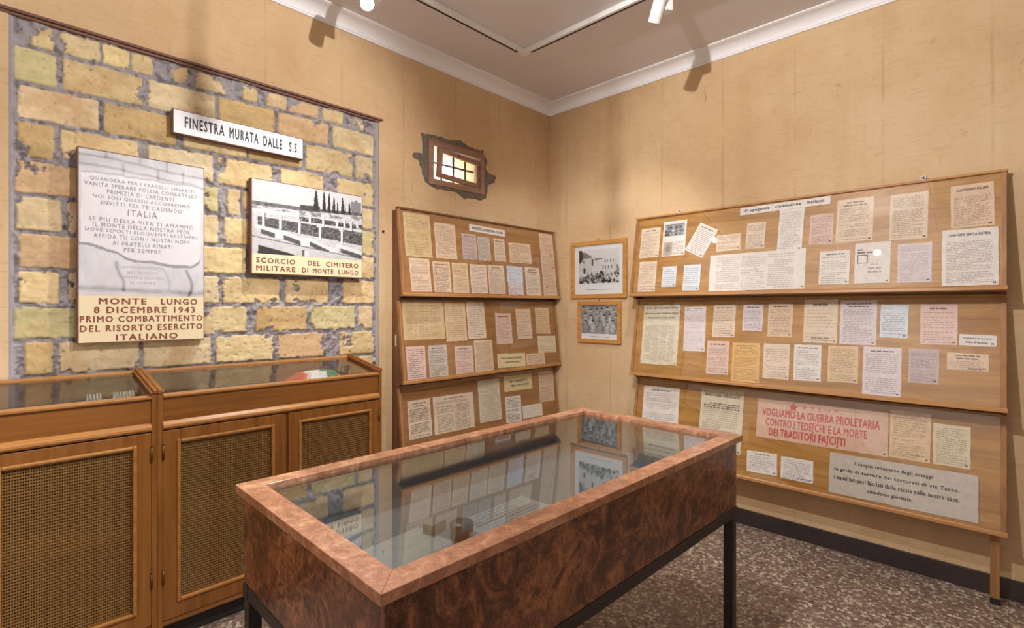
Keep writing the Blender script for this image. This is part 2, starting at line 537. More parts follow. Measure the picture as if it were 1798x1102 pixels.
tag(MB().box(XW, XR, YN, YL, ZC, 3.6).build('ceiling', M_CEIL), kind='structure')
# cornice: cove profile running along both visible walls
def cove(sign=1):
    pts = [(0, 3.275), (0.012, 3.275), (0.014, 3.287)]
    for i in range(9):
        t = i / 8 * math.pi / 2
        pts.append((0.018 + 0.072 * (1 - math.cos(t)), 3.287 + 0.06 * math.sin(t)))
    pts += [(0.098, 3.350), (0.106, 3.352), (0.106, 3.36), (0, 3.36)]
    return pts
tag(MB().prism([(YL - a, z) for a, z in cove()], XW, XR, 'x').build('trim_1', M_CORN), kind='structure')
tag(MB().prism([(XR - a, z) for a, z in cove()], YN, YL, 'y').build('trim_2', M_CORN), kind='structure')
tag(MB().box(XR - 0.014, XR, YN, YL, 0, 0.105).build('baseboard_right', M_BASE, bevel=0.003), kind='structure')
tag(MB().box(XW, XR - 0.014, YL - 0.014, YL, 0, 0.105).build('baseboard_left', M_BASE, bevel=0.003), kind='structure')

# ------------------------------------------------------------------ the walled-up window
BRICKS = {
 0: [(0.159, 0.236), (0.241, 0.4), (0.407, 0.512), (0.516, 0.609), (0.682, 0.763), (0.792, 0.945), (1.026, 1.108), (1.152, 1.272), (1.276, 1.469), (1.491, 1.632), (1.656, 1.778)],
 1: [(0.1, 0.247), (0.261, 0.564), (0.581, 0.889), (0.905, 1.203), (1.22, 1.532), (1.558, 1.851)],
 2: [(0.116, 0.396), (0.411, 0.712), (0.737, 1.047), (1.053, 1.361), (1.382, 1.696), (1.716, 1.846)],
 3: [(0.116, 0.237), (0.255, 0.548), (0.583, 0.878), (0.897, 1.187), (1.233, 1.498), (1.589, 1.846)],
 4: [(0.104, 0.39), (0.407, 0.682), (0.697, 0.903), (0.945, 1.015), (1.026, 1.323), (1.344, 1.539), (1.562, 1.846)],
 5: [(0.111, 0.263), (0.282, 0.539), (0.562, 0.789), (0.826, 0.905), (0.928, 1.223), (1.243, 1.502), (1.524, 1.729), (1.749, 1.859)],
 6: [(0.121, 0.375), (0.39, 0.707), (0.732, 1.047), (1.065, 1.323), (1.344, 1.72), (1.745, 1.855)],
 7: [(0.12, 0.255), (0.284, 0.539), (0.562, 0.908), (0.922, 1.229), (1.262, 1.532), (1.628, 1.855)],
 8: [(0.104, 0.407), (0.419, 0.657), (0.682, 1.047), (1.096, 1.393), (1.411, 1.716), (1.737, 1.846)],
 9: [(0.136, 0.234), (0.253, 0.553), (0.566, 0.87), (0.889, 1.194), (1.216, 1.502), (1.605, 1.855)],
 10: [(0.116, 0.344), (0.365, 0.682), (0.697, 1.006), (1.035, 1.323), (1.358, 1.578), (1.616, 1.846)],
}

JL = [2.64, 2.477, 2.318, 2.153, 1.992, 1.83, 1.669, 1.51, 1.356, 1.196, 1.04]
JR = [2.666, 2.511, 2.338, 2.168, 2.016, 1.849, 1.686, 1.519, 1.355, 1.188, 1.03]
GREEN = {(4, 2), (8, 4), (8, 0), (1, 0)}
OCHRE = {(2, 1), (3, 0), (9, 0), (1, 3), (8, 3), (2, 3)}
PALE = {(1, 2), (9, 1), (9, 2), (7, 2), (5, 1), (3, 2)}
TAN_ = {(6, 0), (0, 8), (1, 4), (9, 4), (4, 0)}
def masonry():
    step = 0.005
    xs = np.arange(BRK[0], BRK[1] + step / 2, step); zs = np.arange(BRK[2], BRK[3] + step / 2, step)
    X, Z = np.meshgrid(xs, zs, indexing='ij')
    wx = X + 0.014 * (vnoise(X, Z, 22, 1, 5, 0.65) - 0.5); wz = Z + 0.014 * (vnoise(X, Z, 22, 2, 5, 0.65) - 0.5)
    mask = np.zeros_like(X); alb = np.zeros(X.shape + (3,))
    f1 = vnoise(X, Z, 7, 3, 4); f2 = vnoise(X, Z, 60, 4, 3); f3 = vnoise(X * 0.5, Z * 1.6, 14, 5, 5)
    tx = np.clip((X - 0.2) / 1.4, 0, 1)
    for k, row in BRICKS.items():
        if k == 0:
            top_l, top_r, bl, br = 2.758, 2.758, JL[0], JR[0]
        else:
            top_l, top_r = JL[k - 1], JR[k - 1]
            bl, br = (JL[k], JR[k]) if k < len(JL) else (0.9, 0.9)
        zt = top_l + (top_r - top_l) * tx - 0.0085; zb = bl + (br - bl) * tx + 0.0085
        for i, (a, b) in enumerate(row):
            inset = 0.008 + (0.012 if k == 0 else 0)
            dx = np.maximum(a + 0.001 - wx, wx - b + 0.001); dz = np.maximum(zb - wz, wz - zt)
            d = np.where((dx > -0.010) & (dz > -0.010), np.sqrt(np.maximum(dx + 0.010, 0) ** 2 + np.maximum(dz + 0.010, 0) ** 2) - 0.010, np.maximum(dx, dz))
            near = np.exp(-np.maximum(-d, 0) / 0.035)
            smear = vnoise(X + k * 0.37 + i * 0.11, Z, 11, 6, 5, 0.62)
            thr = (0.30 if k == 0 else 0.21) * (0.15 + 0.85 * near) + (0.12 if k == 0 else 0.105)
            mk = np.clip(-d / 0.005 + 0.3, 0, 1) * np.clip((smear - thr - 0.06) / 0.03, 0, 1)
            r = random.Random(k * 31 + i)
            key = (k, i)
            base = np.array(srgb(232, 208, 156))
            if key in GREEN: base = np.array(srgb(216, 204, 150))
            elif key in OCHRE: base = np.array(srgb(214, 184, 128))
            elif key in PALE: base = np.array(srgb(234, 214, 168))
            elif key in TAN_: base = np.array(srgb(224, 190, 144))
            else: base = base * (0.92 + 0.16 * r.random()) * np.array([1, 1 + 0.06 * (r.random() - 0.5), 1 + 0.2 * (r.random() - 0.5)])
            c = base[None, None, :] * np.array([0.90, 0.895, 0.95]) * (0.70 + 0.52 * f3 + 0.26 * (f2 - 0.5) + 0.10 * (f1 - 0.5))[..., None]
            dark = np.clip((f1 - 0.54) / 0.16, 0, 1)[..., None] * 0.5
            c = c * (1 - dark) + np.array(srgb(190, 152, 104)) * dark
            alb = np.where((mk > mask)[..., None], c, alb)
            mask = np.maximum(mask, mk)
    mort = np.array(srgb(160, 154, 157))[None, None, :] * (0.68 + 0.60 * vnoise(X, Z, 40, 9, 4))[..., None]
    crack = np.clip((0.42 - vnoise(X, Z, 30, 12, 5)) / 0.06, 0, 1)[..., None] * (1 - mask[..., None])
    mort = mort * (1 - 0.45 * crack)
    # hollow pits in the brick faces
    pit = np.clip((vnoise(X, Z, 55, 15, 3) - 0.74) / 0.05, 0, 1)
    col = mort * (1 - mask[..., None]) + alb * mask[..., None]
    col = col * (1 - 0.22 * pit[..., None])
    h = -0.014 + 0.009 * mask + 0.017 * (vnoise(X, Z, 45, 21, 4) - 0.5) * (1 - 0.75 * mask) - 0.004 * pit + 0.003 * (f2 - 0.5)
    h += 0.012 * np.clip((vnoise(X, Z, 16, 33, 3) - 0.58) / 0.1, 0, 1) * (1 - mask)
    # open cracks between block and mortar
    gro = np.exp(-((mask - 0.35) / 0.22) ** 2) * np.clip((vnoise(X, Z, 12, 41, 4) - 0.42) / 0.12, 0, 1)
    h -= 0.010 * gro
    col = col * (1 - 0.40 * gro[..., None])
    # smoother rendered margin at both jambs
    edge = np.minimum(X - BRK[0], BRK[1] - X)
    e = np.clip(1 - (edge - 0.012) / 0.01, 0, 1)
    h = h * (1 - e) + e * -0.006
    ecol = np.array(srgb(164, 158, 164))[None, None, :] * (0.9 + 0.2 * f2)[..., None]
    col = col * (1 - e[..., None]) + ecol * e[..., None]
    return X, YL - h, Z, np.clip(col, 0, 0.95)
bw = empty('window_2', (0.99, YL, 0.9), kind='structure')
Xm, Ym, Zm, Cm = masonry()
grid_object('masonry', Xm - 0.99, Ym - YL, Zm - 0.9, Cm, M_BRICK, bw)
ls = MB()
ls.box(BRK[0] - 0.06 - 0.99, BRK[1] + 0.03 - 0.99, -0.012, 0.03, BRK[3] - 0.002 - 0.9, BRK[3] + 0.011 - 0.9)
ls.box(BRK[0] - 0.04 - 0.99, BRK[1] + 0.01 - 0.99, -0.004, 0.03, BRK[3] - 0.016 - 0.9, BRK[3] - 0.004 - 0.9)
ls.build('lintel_strip', M_SIGNEDGE, bw, bevel=0.002)

# ------------------------------------------------------------------ small barred window
wroot = empty('window_1', (WIN[0], YL, WIN[2]), kind='structure')
def W(x, z):
    return (x - WIN[0], z - WIN[2])
patch = [(2.234, 2.77), (2.345, 2.783), (2.454, 2.785), (2.524, 2.777), (2.567, 2.798), (2.611, 2.797), (2.678, 2.778), (2.76, 2.77), (2.849, 2.779), (2.865, 2.726), (2.898, 2.703), (2.873, 2.633), (2.93, 2.597), (2.997, 2.591), (2.98, 2.54), (2.906, 2.509), (2.881, 2.399), (2.825, 2.366), (2.747, 2.372), (2.641, 2.35), (2.604, 2.384), (2.51, 2.391), (2.352, 2.387), (2.266, 2.42), (2.24, 2.511), (2.208, 2.572), (2.164, 2.579), (2.164, 2.61), (2.196, 2.617), (2.253, 2.619)]
def jag(poly, n=5, amp=0.006, seed=3):
    r = random.Random(seed); out = []
    for (a, b), (c, d) in zip(poly, poly[1:] + poly[:1]):
        for i in range(n):
            t = i / n
            out.append((a + (c - a) * t + r.uniform(-amp, amp), b + (d - b) * t + r.uniform(-amp, amp)))
    return out
# patch as a ring of quads round the opening
def ring_patch():
    outer = jag(patch)
    cx, cz = (WIN[0] + WIN[1]) / 2, (WIN[2] + WIN[3]) / 2
    hx, hz = (WIN[1] - WIN[0]) / 2, (WIN[3] - WIN[2]) / 2
    mb = MB(); vs = []; n = len(outer)
    for x, z in outer:
        dx, dz = x - cx, z - cz
        k = min(hx / max(abs(dx), 1e-6), hz / max(abs(dz), 1e-6))
        ix, iz = cx + dx * k, cz + dz * k
        mx_, mz_ = x * 0.93 + ix * 0.07, z * 0.93 + iz * 0.07
        vs += [(*W(x, z)[:1], 0.0, W(x, z)[1]), (W(mx_, mz_)[0], -0.007, W(mx_, mz_)[1]), (W(ix, iz)[0], -0.009, W(ix, iz)[1])]
    fs = []
    for i in range(n):
        j = (i + 1) % n
        for q in (0, 1):
            fs.append((3 * i + q, 3 * j + q, 3 * j + q + 1, 3 * i + q + 1))
    mb.add(vs, fs)
    return mb
ring_patch().build('cement_patch', M_CEMENT, wroot)
w0, w1, h0, h1 = 0.0, WIN[1] - WIN[0], 0.0, WIN[3] - WIN[2]
fr = MB()
fo = 0.040
fr.box(-fo, 0.006, -0.018, 0.05, -fo, h1 + fo); fr.box(w1 - 0.006, w1 + fo, -0.018, 0.05, -fo, h1 + fo)
fr.box(0.006, w1 - 0.006, -0.016, 0.05, -fo, 0.006); fr.box(0.006, w1 - 0.006, -0.016, 0.05, h1 - 0.006, h1 + fo)
fr.build('window_frame', M_WINWOOD, wroot, bevel=0.003)
# sash hung from the right stile and pushed a little outward
sash = MB(); SW, SH, sb = 0.428, 0.220, 0.038
Ms = Matrix.Translation((w1 - 0.004, -0.004, 0.008)) @ Matrix.Rotation(math.radians(1.5), 4, 'Z') @ Matrix.Rotation(math.radians(2.6), 4, 'Y')
sash.box(-SW, -SW + sb, 0, 0.03, 0, SH, 0, Ms); sash.box(-sb, 0, 0, 0.03, 0, SH, 0, Ms)
sash.box(-SW + sb, -sb, 0, 0.03, 0, sb * 0.9, 0, Ms); sash.box(-SW + sb, -sb, 0, 0.03, SH - sb * 0.9, SH, 0, Ms)
so = sash.build('sash', M_WINWOOD, wroot, bevel=0.002)
MB().box(-SW + sb, -sb, 0.013, 0.016, sb * 0.9, SH - sb * 0.9, 0, Ms).build('pane', M_GLASS, so)
MB().tube((-SW * 0.55, -0.006, SH - 0.018), (-SW * 0.55, 0.0, SH - 0.018), 0.006, M=Ms).build('knob', M_BLACK, so)
grille = MB()
for gx in (0.032, 0.152, 0.272, 0.394):
    grille.tube((gx, 0.085, -0.02), (gx, 0.085, h1 + 0.02), 0.0085, seg=10)
for gz in (0.156,):
    grille.tube((-0.02, 0.085, gz), (w1 + 0.02, 0.085, gz), 0.008, seg=10)
grille.build('iron_grille', M_IRON, wroot)
sill = MB().prism([(0.05, -0.012), (0.32, 0.006), (0.32, 0.001), (0.05, -0.02)], 0.0, w1, 'x')
sill.build('window_sill', M_WHITEWASH, wroot)
ext = MB().box(1.2, 6.2, YL + 2.4, YL + 2.7, 2.0, 6.5)
tag(ext.build('wall_outside', M_EXT), kind='structure')

# ------------------------------------------------------------------ ceiling track, spotlights, pendant
TX0, TX1, TY0, TY1 = 0.72, 2.74, 0.50, 2.52
track = empty('lighting_track', (TX1, TY1, ZC), 0, 'white rectangular lighting track with a black slot fixed to the ceiling', 'light track')
tm = MB(); tw = 0.02
a0, a1, b0, b1 = TX0 - TX1, 0.0, TY0 - TY1, 0.0
for yy in (b0, b1):
    tm.box(a0 - tw, a1 + tw, yy - tw, yy + tw, -0.034, 0)
for xx in (a0, a1):
    tm.box(xx - tw, xx + tw, b0 + tw, b1 - tw, -0.034, 0)
tm.build('track_rail', M_WHITEMET, track, bevel=0.002)
for yy in (b0, b1):
    MB().box(a0 + 0.06, a1 - 0.06, yy - 0.0075 + 0.006, yy + 0.0075 + 0.006, -0.0352, -0.03).build('slot', M_SLOT, track)
for xx in (a0, a1):
    MB().box(xx - 0.0075 + 0.006, xx + 0.0075 + 0.006, b0 + 0.06, b1 - 0.06, -0.0352, -0.03).build('slot', M_SLOT, track)

def spotlight(xy, aim, watts, cone, label):
    base = Vector((xy[0], xy[1], ZC - 0.034))
    root = empty('track_spotlight', base, 0, label, 'spotlight', 'spotlights on the ceiling track')
    d = (Vector(aim) - (base + Vector((0, 0, -0.14)))).normalized()
    side = Vector((d.y, -d.x, 0)).normalized()
    ang = math.atan2(side.y, side.x)
    Mb = Matrix.Rotation(ang, 4, 'Z')
    MB().box(-0.022, 0.022, -0.03, 0.03, -0.135, -0.001, 0, Mb).build('adapter_box', M_WHITEMET, root, bevel=0.003)
    sg = -1 if xy[0] > 2.5 else 1
    pc = Mb @ Vector((sg * 0.058, 0, -0.12))
    MB().tube(Mb @ Vector((sg * 0.022, 0, -0.11)), Mb @ Vector((sg * 0.034, 0, -0.112)), 0.012).build('pivot', M_WHITEMET, root)
    t0 = pc - d * 0.055; t1 = pc + d * 0.075
    br = MB()
    br.tube(t0, t1, 0.036, cap=False, seg=28)
    br.tube(t0 - d * 0.004, t0, 0.030, 0.036, cap=False, seg=28)
    br.tube(t0 - d * 0.0041, t0 - d * 0.004, 0.030, 0.030, seg=28)
    br.tube(t1, t1 - d * 0.014, 0.036, 0.031, cap=False, seg=28)
    bo = br.build('barrel', M_WHITEMET, root, fix=False)
    MB().tube(t1 - d * 0.016, t1 - d * 0.012, 0.031, seg=28).build('lens', M_LENS, root)
    ld = bpy.data.lights.new('spot_beam', 'SPOT')
    ld.energy = watts; ld.spot_size = math.radians(cone); ld.spot_blend = 0.6
    ld.shadow_soft_size = 0.02; ld.color = LAMP_COLOR
    lo = bpy.data.objects.new('spot_beam', ld)
    COL.objects.link(lo)
    lo.parent = root
    lo.location = t1 + d * 0.025
    lo.rotation_euler = d.to_track_quat('-Z', 'Y').to_euler()
    return root
for L in LAMPS:
    spotlight(*L)

pend = empty('pendant_lamp', (1.3315, 1.261, ZC), 0, 'small dark pendant lamp holder on a cable above the display table, just outside the picture', 'lamp')
MB().tube((0, 0, 0), (0, 0, -0.30), 0.0035, seg=10).build('cable', M_BLACK, pend)
MB().lathe([(0.001, -0.29), (0.014, -0.295), (0.016, -0.31), (0.016, -0.335), (0.011, -0.345), (0.001, -0.346)]).build('socket', M_BLACK, pend)
MB().lathe([(0.010, -0.346), (0.012, -0.352), (0.017, -0.368), (0.018, -0.378), (0.014, -0.392), (0.001, -0.397)]).build('bulb', simple('dusty_bulb', srgb(120, 110, 100), 0.3), pend)
MB().lathe([(0.001, 0), (0.045, -0.001), (0.04, -0.02), (0.001, -0.024)]).build('ceiling_rose', M_WHITEMET, pend)

# ------------------------------------------------------------------ display boards
TIER = dict(R1=(.045, 2.197, .155, 1.60), R2=(.045, 1.56, .148, .99), R3=(.045, .945, .155, .375),
            L1=(.062, 2.183, .128, 1.592), L2=(.068, 1.556, .135, .993), L3=(.068, .962, .135, .375))
def tier_matrix(k):
    n0, z0, n1, z1 = TIER[k]
    th = math.atan2(n1 - n0, z0 - z1)
    return Matrix.Translation((0, -n0, z0)) @ Matrix.Rotation(math.radians(90) - th, 4, 'X'), math.hypot(n1 - n0, z0 - z1)
# tier face frame: x along the board, y up the slope (0 at the top edge), z towards the viewer
def board(key, loc, rz, L, label, ply, frx, frz, hooks, legs):
    root = empty('display_board', loc, rz, label, 'display board')
    t1, t2, t3 = (TIER[key + str(i)] for i in (1, 2, 3))
    prof = [(0, t1[1] - 0.01)]
    for n0, z0, n1, z1 in (t1, t2, t3):
        prof += [(-n0 + 0.016, z0 - 0.006), (-n1 + 0.016, z1 + 0.004), (-n1 + 0.016, z1 - 0.012)]
    prof += [(0, t3[3] - 0.012)]
    for s0, s1 in ((0.0, 0.018), (L - 0.018, L)):
        MB().prism(prof, s0, s1, 'x').build('side_panel', M_SIDE, root, bevel=0.0015)
    for i in (1, 2, 3):
        M, H = tier_matrix(key + str(i))
        MB().box(0.0, L, -H, 0, -0.013, 0, 0, M).build('backing_panel', ply, root)
        m = MB()
        m.box(0, 0.022, -H, 0, 0.0005, 0.010, 0, M)
        m.build('frame_stile', frz, root, bevel=0.002)
        m = MB().box(L - 0.022, L, -H, 0, 0.0005, 0.010, 0, M)
        m.build('frame_stile', frz, root, bevel=0.002)
        m = MB().box(-0.004, L + 0.004, -0.004, 0.010, -0.014, 0.014, 0, M)
        m.build('top_moulding', M_SIDE if key == 'L' else frx, root, bevel=0.003)
        m = MB().prism([(-H + 0.010, 0.0005), (-H + 0.010, 0.012), (-H + 0.002, 0.016), (-H - 0.014, 0.016), (-H - 0.014, -0.014), (-H - 0.0005, -0.014), (-H - 0.0005, 0.0005)], -0.004, L + 0.004, 'x', 0, M)
        m.build('ledge', frx, root, bevel=0.002)
        MB().box(0.024, L - 0.024, -H + 0.012, -0.006, 0.0065, 0.0090, 0, M).build('glass_pane', M_PLEXI, root)
    if key == 'L':
        MB().box(-0.0012, -0.0002, -0.055, -0.040, 1.235, 1.315).build('label_tag', M_PAGE, root)
    for s, n in legs:
        lg = MB().box(s, s + 0.036, -n - 0.022, -n + 0.022, 0.03, t3[3] - 0.013)
        o = lg.build('leg', frz, root, bevel=0.002)
        MB().box(s - 0.001, s + 0.037, -n - 0.023, -n + 0.023, 0.0, 0.03).build('foot_cap', M_BLACK, o, bevel=0.002)
    for s in hooks:
        hk = MB()
        Mh = Matrix.Translation((s, -0.012, t1[1] + 0.030))
        for i in range(16):
            a, b = 2 * math.pi * i / 16, 2 * math.pi * (i + 1) / 16
            hk.tube((0.010 * math.cos(a), 0, 0.010 * math.sin(a)), (0.010 * math.cos(b), 0, 0.010 * math.sin(b)), 0.0035, seg=8, M=Mh)
        hk.tube((0, 0, -0.010), (0, 0, -0.026), 0.004, seg=8, M=Mh)
        hk.tube((0, 0.012, 0), (0, -0.005, 0), 0.004, seg=8, M=Mh, mi=1)
        hk.build('hanging_hook', [M_WHITEMET, M_STEEL], root)
    return root
RB_LOC, RB_ROT, RB_L = (XR, 2.13, 0), math.radians(-90), 2.124
LB_LOC, LB_ROT, LB_L = (1.99, YL, 0), 0.0, 1.685
board('R', RB_LOC, RB_ROT, RB_L, 'wide honey-coloured three-tier display board of leaflets along the right wall', M_PLYX, M_BOARDX, M_BOARDZ, (0.343, 1.786), ((0.03, 0.10), (RB_L - 0.062, 0.10)))
board('L', LB_LOC, LB_ROT, LB_L, 'narrower brownish three-tier display board of leaflets on the left wall beside the corner', M_PANELX, M_BOARDX, M_BOARDZ, (0.475,), ((0.02, 0.09), (LB_L - 0.06, 0.09)))

